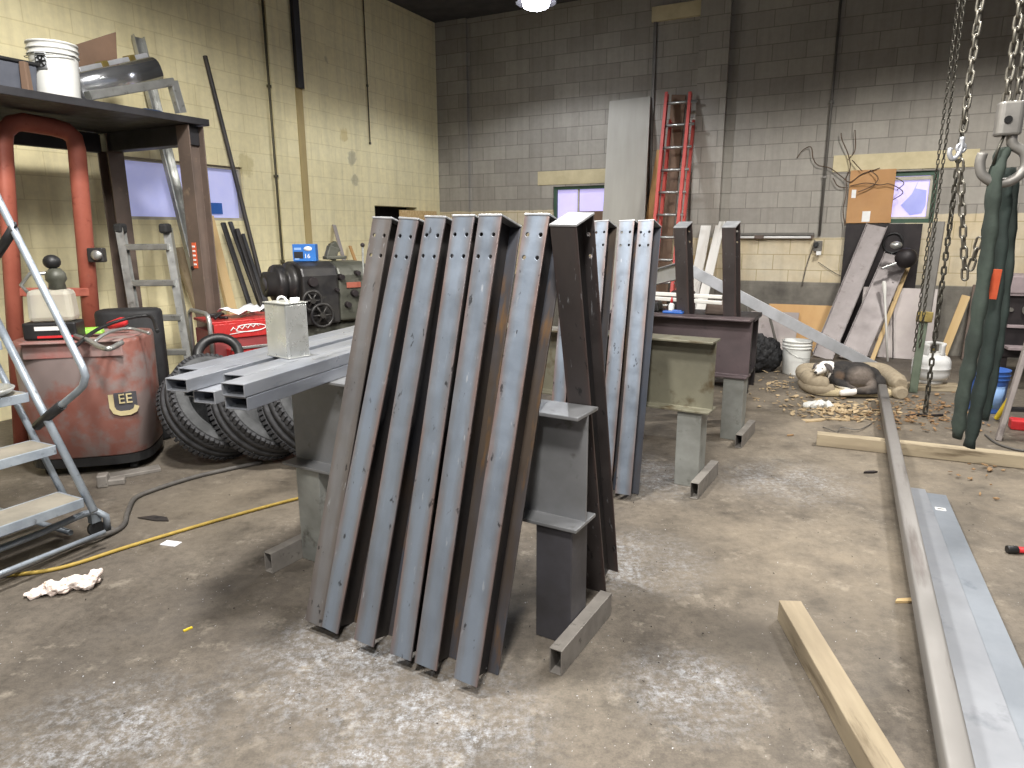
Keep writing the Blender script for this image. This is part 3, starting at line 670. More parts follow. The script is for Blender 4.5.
S1 = [((372, 222), (305, 618), 'leftmost column of the near leaning row, with a dull brownish flange', 0),
      ((397, 228), (319, 626.5), 'second column from the left in the near row, standing a little lower', 0),
      ((424, 222), (354, 637.5), 'third column from the left in the near leaning row', 0),
      ((452, 220), (390, 651.5), 'fourth column from the left in the near leaning row', 0),
      ((478, 221), (414, 665.6), 'fifth column from the left in the near row, beside the wide gap', 0),
      ((524, 220), (453, 680), 'rightmost pale blue column of the near leaning row, with rusty orange web', 0)]
used = False
def put(fr, label, group, L):
    global used
    fr = fr @ Matrix.Diagonal((1, 1, L / BL, 1)) if L else fr
    if not used:
        proto.matrix_world = fr; proto['label'] = label; proto['group'] = group; used = True; return proto
    return dup(proto, fr, label, group)
def top_len(fr, ptop):
    return None
for i, (pt, pb, lab, _) in enumerate(S1):
    r = put(away_frame(c1, None, pt, pb, -1), lab, G1, None)
    if i == 0: first = r

for pt, pb, lab in (((567, 226), (545, 472), 'column of the middle trestle mostly hidden behind the dark near column'),
                    ((593.5, 225), (572, 478), 'column of the middle trestle just right of the dark near column'),
                    ((619, 224), (596, 484), 'second column from the right on the middle trestle'),
                    ((638, 224), (615, 492), 'rightmost column leaning on the middle trestle')):
    put(away_frame(c2, None, pt, pb, -1), lab, G2, None)
for ch in first.children:
    if ch.name.startswith('outer'): ch.material_slots[0].link = 'OBJECT'; ch.material_slots[0].material = M['dullflange']
dproto = make_column(M['darkflange'], 'dark purple brown column leaning towards the camera from behind the near trestle', 'columns leaning from behind')
for ch in dproto.children:
    if ch.name.startswith('inner'): ch.data.materials[0] = M['darkflange']
dproto.matrix_world = toward_frame(c1 + EY * FLW, (576.5, 233), (606, 596), 1)
for pt, pb, lab in (((686.5, 231), (689, 315), 'left one of two dark columns leaning forward on the far purplish trestle'),
                    ((735.5, 227), (736, 315), 'right one of two dark columns leaning forward on the far purplish trestle')):
    dup(dproto, toward_frame(c3 + EY * FLW, pt, pb, 1), lab, 'columns leaning from behind')
# ------------------------------------------------------------------ stack of rectangular tubes over the near trestle
td = V((.33, .944, 0)).normalized(); tp = V((td.y, -td.x, 0)); o0 = V((-1.063, 2.43, 0)); TZ = ZT + .001
ft = None
for px_, back, row, lab in ((0, 0.0, 1, 'top right square tube of the stack with a cut open end'), (-.106, .13, 1, 'middle top tube of the stack, set back between two others'),
                         (-.262, .0, 1, 'top tube left of the middle of the stack, reaching farthest forward'), (-.368, .17, 1, 'top left tube of the stack, set farthest back'),
                         (0, .01, 0, 'bottom right tube of the stack'), (-.185, .05, 0, 'second tube from the right in the bottom layer of the stack'), (-.30, .12, 0, 'bottom left tube of the stack')):
    p = o0 + tp * (px_ + .0515) + td * back + UP * (TZ + row * .052)
    fr = frame(p, tp, td, UP)
    if ft is None:
        ft = MB().rtube(.103, .05, .005, 1.85).build('steel_tube', M['tube'], None, .004)
        o = ft
    else:
        o = ft.copy(); C.objects.link(o)
    o.matrix_world = fr; tag(o, lab, 'steel tube', 'tubes stacked on the near trestle')
# tin can on the stack
t = thing('tin_can', 'shiny rectangular tin can with white cap standing on the tube stack', 'can', V((-.985, 2.97, TZ + .103)), rad(-38))
MB().box((0, 0, .117), (.16, .11, .234)).build('body', M['galv'], t, .008)
MB().box((0, 0, .236), (.166, .116, .006)).box((0, 0, .003), (.164, .114, .006)).build('rim', M['galv'], t, .002)
MB().cyl((.045, .02, .238), (.045, .02, .256), .02, 14).build('cap', M['white'], t)
MB().tube(arc((-.02, 0, .238), .035, 0, PI, 8, V((1, 0, 0)), V((0, 0, .6))), .005, 6).build('handle', M['white'], t)
# small things on the far trestle
p = fl(673, 313, ZT)
t = thing('glue_bottle', 'small white bottle with red cap standing on the far trestle', 'bottle', (p.x, p.y + .06, ZT))
MB().lathe([(.022, 0), (.024, .01), (.024, .06), (.01, .075)], 12).build('body', M['white'], t); MB().lathe([(.011, .074), (.011, .095), (.004, .12), (0.001, .122)], 12).build('cap', M['redcap'], t)
o = MB().box((0, 0, .009), (.16, .07, .018)).box((.03, 0, .022), (.07, .05, .01)).build('blue_rag', M['bluecap'], None, .006); o.matrix_world = Matrix.Translation((p.x + .0, p.y - .02, ZT + .001)) @ Matrix.Rotation(YS, 4, 'Z')
tag(o, 'folded blue cloth lying on the far trestle flange', 'cloth')
b = at(632, 340, c3.y + .72) ; 
q0 = fl(633, 316, ZT) - EY * .02
o = MB().tube([q0 + UP * .05 + EY * .05 , q0 + UP * .01 - EY * 0.01, q0 - UP * .12 - EY * .005, q0 - UP * .17 + EX * -.005], .012, 6, flat=.4).build('yellow_strap', M['yellow2']); tag(o, 'yellow strap hanging over the edge of the far trestle', 'strap')
# ================================================================== left side: rack and what stands on and round it
RK = V((-2.49, 5.6, 0))
def rp(px, py, q): return on_plane(px, py, RK - RX * q, RX)      # vertical plane parallel to the rack front, q behind it
SH = 2.36
RM = Matrix.Translation(RK) @ Matrix.Rotation(A, 4, 'Z')
t = thing('steel_rack', 'tall steel rack with black shelf and brown posts by the yellow wall', 'rack', M=RM)
MB().box((-.48, -2.2, SH + .025), (1.15, 4.62, .05)).build('shelf', M['blackst'], t, .004)
MB().prism([(-.03, 0), (.03, 0), (.03, .012), (-.018, .012), (-.018, .148), (.03, .148), (.03, .16), (-.03, .16)], -4.5, -.08, frame(V((.02, 0, SH - .16)), V((1, 0, 0)), UP, V((0, -1, 0)))).build('front_beam', M['blackst'], t)
t.children[-1].matrix_local = Matrix()
MB().box((-1.0, -2.3, SH - .085), (.06, 4.4, .15)).build('edge_beam', M['blackst'], t, .004)
MB().box((-.5, -.0, SH - .075), (1.05, .12, .145)).build('end_beam', M['blackst'], t, .004)
for x, y in ((0, 0), (-1.0, 0), (0, -4.3), (-1.0, -4.3)):
    p = MB().prism([(a, b - .07) for a, b in ibeam(.14, .14, .01, .009)], 0, SH - .005).build('post', M['brownst'], t, .002)
    p.matrix_local = Matrix.Translation((x, y, 0)) @ Matrix.Rotation(PI / 2 if x < -.5 else 0, 4, 'Z')
    if (x, y) == (0, 0):
        lab = RM.inverted() @ rp(206, 265, -.0)
        MB().box((.0, -.074, 1.37), (.045, .006, .2)).build('warning_label', M['tag'], p)
        for k in range(5): MB().box((.0, -.079, 1.30 + k * .035), (.028, .004, .014)).build('label_mark', M['white'], p)
        MB().cyl((-.045, -.079, 1.27), (-.045, -.069, 1.27), .016, 12).build('painted_bolt_hole', M['dark'], p)  # black disc coloured as the shade in a hole
for o in [c for c in t.children if c.name.startswith('front_beam')]: bpy.data.objects.remove(o)
# orange inverted U frame
q = .42
path = [ground(rp(4, 135, q), rp(14, 300, q), 0.0)]
top = [rp(4, 144, q), rp(5, 131, q), rp(12, 124, q), rp(22, 122, q), rp(52, 127, q), rp(66, 131, q), rp(74, 138, q), rp(77, 150, q)]
end = ground(rp(77, 143, q), rp(90, 300, q), 0.0)
t = thing('steel_hoop', 'rust red rounded tube frame standing under the black shelf', 'hoop', (path[0] + end) / 2)
inv = t.matrix_world.inverted()
MB().tube([inv @ p for p in path + top + [end]], .062, 10, flat=.75).build('hoop', M['orange'], t)
a, b = inv @ rp(14, 292, q), inv @ rp(92, 292, q)
MB().section([(-.04, -.03), (.04, -.03), (.04, .03), (-.04, .03)], a, b).build('crossbar', M['orange'], t, .005)
p = inv @ rp(97, 255, q - .1)
m = Matrix.Translation(p) @ Matrix.Rotation(rad(10), 4, 'Z')
m = m @ Matrix.Diagonal((.7, .7, .7, 1)); MB().box((0, 0, 0), (.16, .1, .15), m).build('bell_box', M['lathe'], t, .01)
MB().lathe([(.02, 0), (.05, 0), (.055, .02), (.03, .03), (.001, .035)], 16, m @ Matrix.Translation((.02, -.05, 0)) @ Matrix.Rotation(PI / 2, 4, 'X')).build('bell', M['alum'], t)

# things on the black shelf
def bucket(name, label, loc, r, h, body, rz=0, group=None, rimm=None):
    t = thing(name, label, 'bucket', loc, rz, group)
    MB().lathe([(0.001, .004), (r * .86, 0), (r * .87, .01), (r * .97, h * .78), (r * .965, h - .004), (r * .9, h - .004), (r * .8, .02), (.001, .02)], 30).build('body', body, t)
    MB().lathe([(r * .97, h * .78), (r * 1.03, h * .78), (r * 1.03, h * .8), (r * .985, h * .81), (r * .985, h * .87), (r * 1.04, h * .875), (r * 1.04, h * .89), (r * .99, h * .9), (r * .99, h * .965), (r * 1.03, h * .97), (r * 1.03, h), (r * .97, h), (r * .96, h * .8)], 30).build('rim', rimm or body, t)
    return t
p = rp(58, 90, .2)
t = bucket('plastic_bucket', 'white plastic bucket with a warning sticker on the black shelf', (p.x, p.y, SH + .051), .147, .365, M['whitep'], rad(-10))
MB().lathe([(.153, .07), (.155, .11), (.158, .26), (.158, .27)], 40).build('paper_label', M['whitep'], t) if False else None
n = MB()
for s in range(5):
    pass
lab = Matrix.Rotation(rad(10), 4, 'Z') @ Matrix.Rotation(rad(20), 4, 'Z')
m0 = Matrix.Rotation(rad(-8), 4, 'Z')
def curved(r, a0, a1, z0, z1, n=8): 
    b = MB(); vs = []; fs = []
    for i in range(n + 1):
        a = a0 + (a1 - a0) * i / n
        for z in (z0, z1): vs.append((math.cos(a) * (r[0] if z == z0 else r[1]), math.sin(a) * (r[0] if z == z0 else r[1]), z))
    for i in range(n): fs.append((2 * i, 2 * i + 2, 2 * i + 3, 2 * i + 1))
    return b._add(vs, fs, None, True)
bl = curved((.1455, .149), rad(-92), rad(-64), .185, .285); bl.build('warning_sticker', mat('grey_sticker', '#c9ccd0', '#b7babd', 40, .6), t, solid=.001)
curved((.1495, .1505), rad(-90), rad(-66), .262, .28).build('sticker_heading', M['black'], t, solid=.001)
bk = MB(); a = rad(-87)
for an in (25, -35, 80): bk.box((0, -.149, .228), (.012, .002, .06), Matrix.Rotation(rad(12), 4, 'Z') @ Matrix.Translation((0, 0, .228)) @ Matrix.Rotation(rad(an), 4, 'Y') @ Matrix.Translation((0, 0, -.228)))
bk.tube(arc((0.0, -.149, .228), .034, 0, 2 * PI, 18), .0025, 5, Matrix.Rotation(rad(12), 4, 'Z'))
bk.build('sticker_symbol', M['black'], t)
MB().tube([V((math.cos(rad(x)) * .163, math.sin(rad(x)) * .163, .285 - .02 * math.sin(rad((x + 180)) ))) for x in range(-180, 1, 12)], .003, 6).build('handle', M['alum'], t)
p = rp(5, 78, .3)
t = thing('plastic_bin', 'dark slate bin at the left end of the black shelf beside the bucket', 'bin', (p.x, p.y, SH + .051), A)
MB().box((0, -.15, .1), (.3, .5, .2), None, 1.08).build('body', mat('slate_bin', '#5a5d66', '#4c4f58', 5, .5), t, .01); MB().box((0, -.15, .205), (.35, .57, .02)).build('rim', M['black'], t, .005)
p = rp(28.5, 82, .12)
tag(MB().box((0, 0, .1), (.05, .05, .2), None, .8).build('wood_scrap', M['carddk'], None, .006, Matrix.Translation((p.x, p.y - .02, SH + .051))), 'small brown wood scrap stuck between bin and white bucket', 'scrap')
# cardboard sheet, ducts, aluminium pieces
def flat_px(name, pts, q, th, m, label, cat, group=None):
    P = [rp(x, y, q) for x, y in pts]; o = P[0]; fr = frame(o, RY, RX * -1, UP); fr = frame(o, RY, -RX, UP); inv = fr.inverted()
    vs = [inv @ p for p in P]; k = len(vs)
    mb = MB(); mb._add(vs + [v + V((0, th, 0)) for v in vs], [tuple(range(k)), tuple(range(2 * k - 1, k - 1, -1))] + [(i, (i + 1) % k, k + (i + 1) % k, k + i) for i in range(k)])
    ob = mb.build(name, m, None, .002); ob.matrix_world = fr; return tag(ob, label, cat, group)
flat_px('cardboard_flap', ((72, 46), (116, 32), (118, 72), (75, 98)), .78, .03, M['carddk'], 'dark brown cardboard sheet propped up behind the shiny duct on the shelf', 'cardboard')
def stretch(name, p0, p1, poly, m, label, cat, group=None, bevel=.003, side=None):
    fr = look(p0, p1, side); ob = MB().prism(poly, 0, (p1 - p0).length, None, bevel == 0).build(name, m, None, bevel); ob.matrix_world = fr; return tag(ob, label, cat, group)
def rnd(w, h, r=.02, n=4):
    o = []
    for cx, cy, a in ((w / 2 - r, h / 2 - r, 0), (-w / 2 + r, h / 2 - r, 90), (-w / 2 + r, -h / 2 + r, 180), (w / 2 - r, -h / 2 + r, 270)):
        o += [(cx + r * math.cos(rad(a + 90 * i / n)), cy + r * math.sin(rad(a + 90 * i / n))) for i in range(n + 1)]
    return o
p0, p1 = rp(72, 90, .42), rp(152, 70, .52)
stretch('sheet_metal_duct', p0 + UP * .0, p1 + UP * 0.0, rnd(.2, .19, .07), M['shiny'], 'shiny sheet metal duct lying on the black shelf beside the bucket', 'duct', bevel=0)
t = thing('roof_flashing', 'pale aluminium flashing strip with two brackets lying over the shiny duct', 'flashing', M=look(rp(78, 72, .62), rp(146, 57, .66)))
L = (rp(146, 57, .66) - rp(78, 72, .62)).length
MB().prism([(-.03, -.03), (.03, -.03), (.03, .03), (-.03, .03)], 0, L).build('strip', M['light'], t, .006)
for f in (.35, .75): MB().box((0, 0, L * f), (.075, .075, .06)).build('bracket', M['brass'], t, .006)
t = thing('aluminium_bracket', 'bent aluminium bracket overhanging the right end of the shelf', 'bracket', rp(90, 98, .1))
inv = t.matrix_world.inverted()
MB().section(rnd(.06, .06, .008, 2), inv @ rp(88, 96, .12), inv @ rp(172, 82, .16)).build('arm', M['alum'], t)
MB().section(rnd(.07, .06, .008, 2), inv @ rp(172, 81, .16), inv @ (rp(181, 113, .16))).build('arm', M['alum'], t)
p = rp(148, 104, .3)
tag(MB().box((0, 0, .035), (.16, .22, .07), None, .7).build('blue_bag', mat('navy_bag', '#243a5c', '#1d2f4c', 8, .7), None, .015, Matrix.Translation((p.x, p.y, SH + .051)) @ Matrix.Rotation(A, 4, 'Z')), 'small navy bag lying under the aluminium bracket on the shelf', 'bag')

# long pieces leaning on the yellow wall
def leaner(name, ptop, dtop, pmid, dmid, poly, m, label, cat, group=None, side=None, bevel=.002):
    a, b = wl(*ptop, dtop), wl(*pmid, dmid); g = ground(a, b, .004)
    return stretch(name, g, a, poly, m, label, cat, group, bevel, side)
ch = [(-.05, -.02), (.05, -.02), (.05, -.014), (-.044, -.014), (-.044, .014), (.05, .014), (.05, .02), (-.05, .02)]
def cchan(w, d, t): return [(-w / 2, 0), (w / 2, 0), (w / 2, d), (w / 2 - t, d), (w / 2 - t, t), (-w / 2 + t, t), (-w / 2 + t, d), (-w / 2, d)]
leaner('aluminium_channel', (136, 37), .045, (192, 262), .5, [(x, -y) for x, y in cchan(.11, .05, .005)], M['alum'], 'long aluminium channel leaning behind the rack against the yellow wall', 'channel', side=RY)
leaner('steel_pole', (205, 56), .04, (266, 300), .5, rnd(.045, .045, .02), M['web'], 'long dark steel pole leaning high against the yellow wall', 'pole')
G = 'dark steel bars leaning by the wall'
for (tx, ty, bx, by, w, l) in ((223, 223, 252, 312, .05, 'leftmost dark steel bar leaning under the wall window'), (230, 222, 262, 310, .045, 'second dark steel bar from the left under the wall window'),
                            (237, 229, 264, 312, .045, 'third dark steel bar, with a shiny edge, leaning by the long pole'), (243, 234, 268, 312, .035, 'rightmost and shortest dark steel bar beside the long pole')):
    k_ = (tx - 223) * .011; leaner('steel_bar', (tx, ty), .18 + k_, (bx, by), .6 + k_, rnd(w * 1.0, w * .7, .006, 2), M['blackst'] if 'shiny' not in l else M['web'], l, 'steel bar', G)
leaner('timber_plank', (208, 216), .3, (232, 312), .62, rnd(.11, .05, .004, 1), M['woodv'], 'rough pale timber leaning between brown post and dark bars', 'timber', side=RY)
leaner('timber_plank', (177, 248), .12, (196, 300), .28, rnd(.11, .05, .004, 1), M['wood'], 'short brown timber leaning left of the brown rack post', 'timber', side=RY)
# aluminium ladder section
t = thing('ladder_section', 'short aluminium ladder section with black caps standing inside the rack', 'ladder')
La, Lb = at(120, 226, 5.78), at(136, 320, 5.66); Ra, Rb = at(165, 226, 5.78), at(186, 345, 5.66)
Lg, Rg = ground(La, Lb, .003), ground(Ra, Rb, .003)
ladder(t, Lg, La, Rg, Ra, 0, 0, (0, .3, .3), M['alum'], M['alum'], .07, .06)
for y in (247, 283, 318, 353):
    f = lambda A0, B0, yy: A0 + (B0 - A0) * ((yy - 226) / 94)
    k = (y - 226) / 94; a = La + (Lb - La) * k; b = Ra + (Rb - Ra) * (k * 94 / 119)
    b.z = a.z
    MB().section(rnd(.06, .05, .008, 2), a, b).build('rung', M['alum'], t)
for p in (La, Ra): MB().box((p.x, p.y, p.z - .02), (.075, .1, .08)).build('rubber_cap', M['pad'], t, .02)

# the faded red tank
p = at(95, 400, 4.52); 
t = thing('red_tank', 'faded red tank lettered LEE standing beside the truck tires', 'tank', (p.x, p.y, 0), rad(14))
def sup(a, b, n=4.0, k=40): return [(a * math.copysign(abs(math.cos(2 * PI * i / k)) ** (2 / n), math.cos(2 * PI * i / k)), b * math.copysign(abs(math.sin(2 * PI * i / k)) ** (2 / n), math.sin(2 * PI * i / k))) for i in range(k)]
b = MB(); rings = ((.12, .94), (.13, .97), (.5, 1.0), (.86, 1.01), (.885, .99), (.885, .9), (.86, .88))
vs = []; k = 40
for z, s in rings: vs += [(x * s, y * s, z) for x, y in sup(.375, .31)]
b._add(vs, [tuple(range(k - 1, -1, -1))] + [(r * k + i, r * k + (i + 1) % k, (r + 1) * k + (i + 1) % k, (r + 1) * k + i) for r in range(len(rings) - 1) for i in range(k)], None, True)
b.build('body', M['drum'], t)
MB().prism(sup(.335, .275), .85, .868).build('lid', M['drumtop'], t)
MB().prism(sup(.36, .295), .06, .118).build('base_ring', M['black'], t)
for sx, sy in ((-.25, -.2), (.25, -.2), (.25, .2), (-.25, .2)):
    MB().cyl((sx - .02, sy, .035), (sx + .02, sy, .035), .035, 14).build('caster', M['pad'], t)
# lettering on the face: LEE with a big U under it
LM = Matrix.Translation((.265, -.299, .48)) @ Matrix.Rotation(rad(15), 4, 'Z') @ Matrix.Diagonal((.68, .8, .72, 1))
lt = text('EE', .125, M['ivory'], t, LM @ Matrix.Translation((.012, 0, .025)) @ UPR, ext=.004, sx=1.0)
bu = MB(M0=LM)
# L and U shape: an ivory band running down the left, along the bottom and up at the right
P = [(-.105, 0, .075), (-.105, 0, -.04), (-.085, 0, -.085), (-.04, 0, -.105), (.04, 0, -.105), (.085, 0, -.085), (.103, 0, -.045)]
b3 = []
pts = [V(p) for p in P]
for i in range(len(pts)):
    d = (pts[min(i + 1, len(pts) - 1)] - pts[max(i - 1, 0)]).normalized(); n = V((d.z, 0, -d.x)) * -.021
    b3 += [(pts[i] + n, pts[i] - n)]
vs = [q for pr in b3 for q in pr]; k = len(b3)
vs2 = vs + [v + V((0, .006, 0)) for v in vs]
fs = []
for i in range(k - 1): fs += [(2 * i, 2 * i + 1, 2 * i + 3, 2 * i + 2), (2 * k + 2 * i, 2 * k + 2 * i + 2, 2 * k + 2 * i + 3, 2 * k + 2 * i + 1), (2 * i, 2 * i + 2, 2 * k + 2 * i + 2, 2 * k + 2 * i), (2 * i + 1, 2 * k + 2 * i + 1, 2 * k + 2 * i + 3, 2 * i + 3)]
bu._add(vs2, fs)
MB(M0=LM).box((.015, .012, .0), (.19, .01, .17)).build('emblem_ground', M['legdark'], t)
bu.build('emblem', M['ivory'], t)
MB().box((.02, -.312, .835), (.56, .012, .1)).box((.02, -.3, .885), (.56, .1, .01)).build('front_flap', M['drumtop'], t, .004)
TM = t.matrix_world.copy()
# clutter on the tank
def on_tank(x, y): q = TM @ V((x, y, .887)); return q
TZ2 = .887
t = thing('tool_case', 'black case with red and white label on the tank top', 'case', fl(53, 340, TZ2), rad(14))
MB().box((0, .05, .06), (.3, .17, .11)).build('body', M['black'], t, .012)
MB().box((.0, -.037, .078), (.16, .004, .025)).build('label', M['white'], t); MB().box((.03, -.037, .025), (.2, .004, .014)).build('stripe', M['redcap'], t)
t = thing('plastic_jug', 'cloudy clear plastic jug standing on the black case', 'jug', (fl(53, 340, TZ2).x, fl(53, 340, TZ2).y + .05, TZ2 + .1165), rad(14))
MB().box((0, 0, .1), (.26, .15, .2), None, .93).build('body', M['clear'], t, .03)
MB().tube([(-.12, 0, .17), (-.16, 0, .23), (-.1, 0, .3), (.02, 0, .3)], .012, 8).build('hose', M['alum'], t)
MB().lathe([(.05, .2), (.045, .24), (.06, .26), (.055, .3), (.03, .33)], 16, Matrix.Translation((.04, 0, 0))).build('pump', M['lathegr'], t)
MB().ell((.03, 0, .37), (.05, .05, .045)).build('knob', M['black'], t)
q = fl(88, 334, TZ2)
tag(MB().box((0, 0, .02), (.2, .1, .04), None, .8).build('snack_wrapper', M['lime'], None, .012, Matrix.Translation(q + UP * .002) @ Matrix.Rotation(rad(20), 4, 'Z')), 'lime green wrapper lying on top of the red tank', 'wrapper')
q = fl(112, 331, TZ2)
tag(MB().lathe([(.001, 0), (.025, .002), (.03, .05), (.034, .1), (.026, .13), (.001, .135)], 16).build('red_funnel', M['redcap'], None, 0, Matrix.Translation(q + UP * .036 - V((.02, 0, 0))) @ Matrix.Rotation(rad(75), 4, 'Y') @ Matrix.Rotation(0, 4, 'X')), 'bright red plastic funnel beside the lime wrapper', 'funnel')
tag(MB().tube(bez([fl(72, 338, TZ2) + UP * .02, fl(88, 345, TZ2) + UP * .03, fl(100, 350, TZ2) + UP * .02, fl(110, 352, TZ2) + UP * .02, fl(122, 346, TZ2) + UP * .02]), .016, 8).tube(bez([fl(95, 347, TZ2) + UP * .03, fl(108, 343, TZ2) + UP * .06, fl(130, 336, TZ2) + UP * .05, fl(150, 338, TZ2) + UP * .03]), .01, 8).build('cutting_torch', M['alum']), 'grey metal cutting torch with tubing lying on the tank lid', 'torch')
tag(MB().tube(bez([fl(74, 350, TZ2) + UP * .015, fl(100, 338, TZ2) + UP * .06, fl(130, 333, TZ2) + UP * .1, fl(152, 331, TZ2) + UP * .1, fl(158, 336, TZ2) + UP * .03]), .012, 8).build('torch_cable', M['black']), 'thick black cable curving over the tank lid', 'cable')
# black tarp bundle behind the tank
p = at(140, 400, 5.05)
b = MB(); b.prism(sup(.22, .13, 3.0, 24), .0, 1.0, None, True)
o = b.build('tarp_bundle', M['tarp'], None, .03); o.matrix_world = Matrix.Translation((p.x, p.y, 0)) @ Matrix.Rotation(rad(14), 4, 'Z'); tag(o, 'black tarp covered bundle standing behind the red tank', 'tarp')
# scrap under the tank
q = fl(135, 474); tag(MB().box((0, 0, .012), (.3, .1, .024)).build('steel_plate_scrap', M['foot'], None, .004, Matrix.Translation((q.x, q.y, 0)) @ Matrix.Rotation(rad(35), 4, 'Z')), 'flat steel offcut lying on the floor by the tank base', 'scrap')
q = fl(104, 486); tag(MB().box((0, 0, .04), (.06, .08, .08)).box((.07, .01, .02), (.1, .06, .04)).build('steel_clamp', M['foot'], None, .008, Matrix.Translation((q.x, q.y, 0)) @ Matrix.Rotation(rad(20), 4, 'Z')), 'small rusty clamp on the floor in front of the tank', 'clamp')

# truck tires leaning
def tire_mat():
    t = NT('tire_tread'); x, y, z = t.sep()
    an = t.math('MULTIPLY', t.math('ARCTAN2', y, x), 26)
    s = t.math('SINE', t.math('ADD', an, t.math('MULTIPLY', t.math('ABSOLUTE', z), 60)))
    n = t.noise(20, 4)
    col = t.ramp(n, [(.3, '#29292b'), (.7, '#47474a')])
    return t.out(col, .8, 0, t.math('GREATER_THAN', s, 0.25), .9, .012)
M['tread'] = tire_mat()
def make_tire(label, R=.365, W=.205):
    t = thing('truck_tire', label, 'tire', group='truck tires under the tube stack')
    w = W / 2; pr = []
    for z in (-w, -w * .62, -w * .6, -w * .54, -w * .52, -w * .12, -w * .1, w * .1, w * .12, w * .52, w * .54, w * .6, w * .62, w):
        gr = (-.6 <= z / w <= -.53) or (abs(z / w) <= .105) or (.53 <= z / w <= .605)
        pr.append((R - (.014 if gr else 0) - .02 * (z / w) ** 4, z))
    tb = MB().lathe(pr, 64)
    for k in range(64):
        for s in (-1, 1):
            tb.box((R - .010, 0, s * w * (.80 if k % 2 else .84)), (.026, .022, w * .38), Matrix.Rotation(2 * PI * (k + (.5 if s > 0 else 0)) / 64, 4, 'Z') @ Matrix.Rotation(rad(12 * s), 4, 'X'))
    tb.build('tread', M['tread'], t)
    for s, nm in ((1, 'sidewall'), (-1, 'sidewall')):
        MB().lathe([(R - .02, s * w), (R - .03, s * (w + .006)), (R - .06, s * (w + .016)), (R * .78, s * (w + .016)), (R * .68, s * w * .96), (R * .64, s * w * .85), (R * .62, s * w * .7)], 56).build(nm, M['sidewall'], t)
    MB().lathe([(R * .62, -w * .7), (R * .8, -w * .3), (R * .82, w * .3), (R * .62, w * .7)], 40).build('inner_liner', M['rubber'], t)
    return t
ax = V((.72, -.36, .60)).normalized(); xx = UP.cross(ax).normalized(); yy = ax.cross(xx)
tr = make_tire('')
for i, (px, py, Y, lab) in enumerate(((217, 404, 4.58, 'leftmost leaning truck tire, next to the red tank'), (265, 404, 4.57, 'middle one of three leaning truck tires'), (313, 404, 4.56, 'rightmost truck tire, half hidden by the trestle'))):
    c = at(px, py, Y); c.z = .375; m = frame(c, xx, yy, ax)
    if i == 0: tr.matrix_world = m; tr['label'] = lab
    else: dup(tr, m, lab)

# red tool cart
p = V((-2.245, 5.1, 0))
t = thing('tool_cart', 'red tool cart with a silver handle behind the truck tires', 'cart', p, rad(42))
MB().box((.36, .21, .66), (.72, .42, .3)).build('cabinet', M['redside'], t, .006)
MB().box((.36, -.008, .815), (.72, .016, .115)).build('drawer', M['red'], t, .004)
d2 = MB().box((.38, -.05, .63), (.6, .1, .1)).build('drawer', M['red'], t, .004)
MB().box((.38, -.105, .69), (.6, .014, .02)).build('handle', M['alum'], d2, .003)
MB().box((.36, -.006, .53), (.72, .012, .07)).build('drawer', M['red'], t, .004)
MB().box((.36, .21, .88), (.73, .43, .02)).build('lid', M['red'], t, .006)
MB().box((.36, .21, .2), (.7, .4, .03)).build('lower_shelf', M['redside'], t, .004)
for x in (.02, .7):
    for y in (.02, .4):
        MB().box((x, y, .3), (.035, .035, .44)).build('post', M['redside'], t); MB().cyl((x - .015, y, .045), (x + .015, y, .045), .045, 14).build('wheel', M['pad'], t)
MB().tube([(-.03, -.02, .45), (-.03, -.02, .9), (-.03, .0, .94), (-.03, .05, .955), (-.03, .37, .955), (-.03, .42, .93), (-.03, .43, .88), (-.03, .43, .45)], .017, 10).build('side_handle', M['alum'], t)
# white oval with a script stroke on the top drawer
em = MB(); cx, cz = .27, .825
el = [V((cx + .125 * math.cos(a), -.019, cz + .028 * math.sin(a))) for a in [rad(v) for v in range(-150, 141, 10)]]
em.tube(el, .004, 5)
sc_ = [V((cx - .15 + .022 * i, -.019, cz + (-.012 + .024 * (i % 2)) + .0018 * i)) for i in range(11)]
em.tube(sc_, .0045, 5).tube([V((cx - .16, -.019, cz - .036)), V((cx - .05, -.019, cz - .028)), V((cx + .06, -.019, cz - .02))], .003, 5)
em.build('emblem', M['white'], t)
CM = t.matrix_world.copy()
def crumple(name, w, d, n, amp, m, label, cat, M0, fold=0.0, z0=.01, seed=1, kind=None):
    rn = random.Random(seed); b = MB(); vs = []; fs = []
    hs = [[rn.random() for _ in range(n + 1)] for _ in range(n + 1)]
    for i in range(n + 1):
        for j in range(n + 1):
            x, y = w * (i / n - .5), d * (j / n - .5)
            vs.append((x + rn.uniform(-.2, .2) * w / n, y + rn.uniform(-.2, .2) * d / n, z0 + amp * hs[i][j] + fold * abs(x)))
    for i in range(n):
        for j in range(n):
            a = i * (n + 1) + j; fs.append((a, a + n + 1, a + n + 2, a + 1))
    b._add(vs, fs, None, True); o = b.build(name, m, None, solid=.002, M=M0); return tag(o, label, cat)
crumple('paper_sheet', .3, .21, 5, .05, M['paper'], 'crumpled white paper lying on top of the red cart', 'paper', CM @ Matrix.Translation((.3, .2, .892)) @ Matrix.Rotation(rad(10), 4, 'Z'), .2, seed=3)
tag(MB().tube(bez([CM @ V(v) for v in ((.05, .1, .905), (.12, .16, .93), (.18, .3, .91), (.1, .36, .905), (.05, .25, .91), (.14, .08, .905))]), .011, 7).build('cart_cable', M['black']), 'coiled black cable on the left of the red cart top', 'cable')
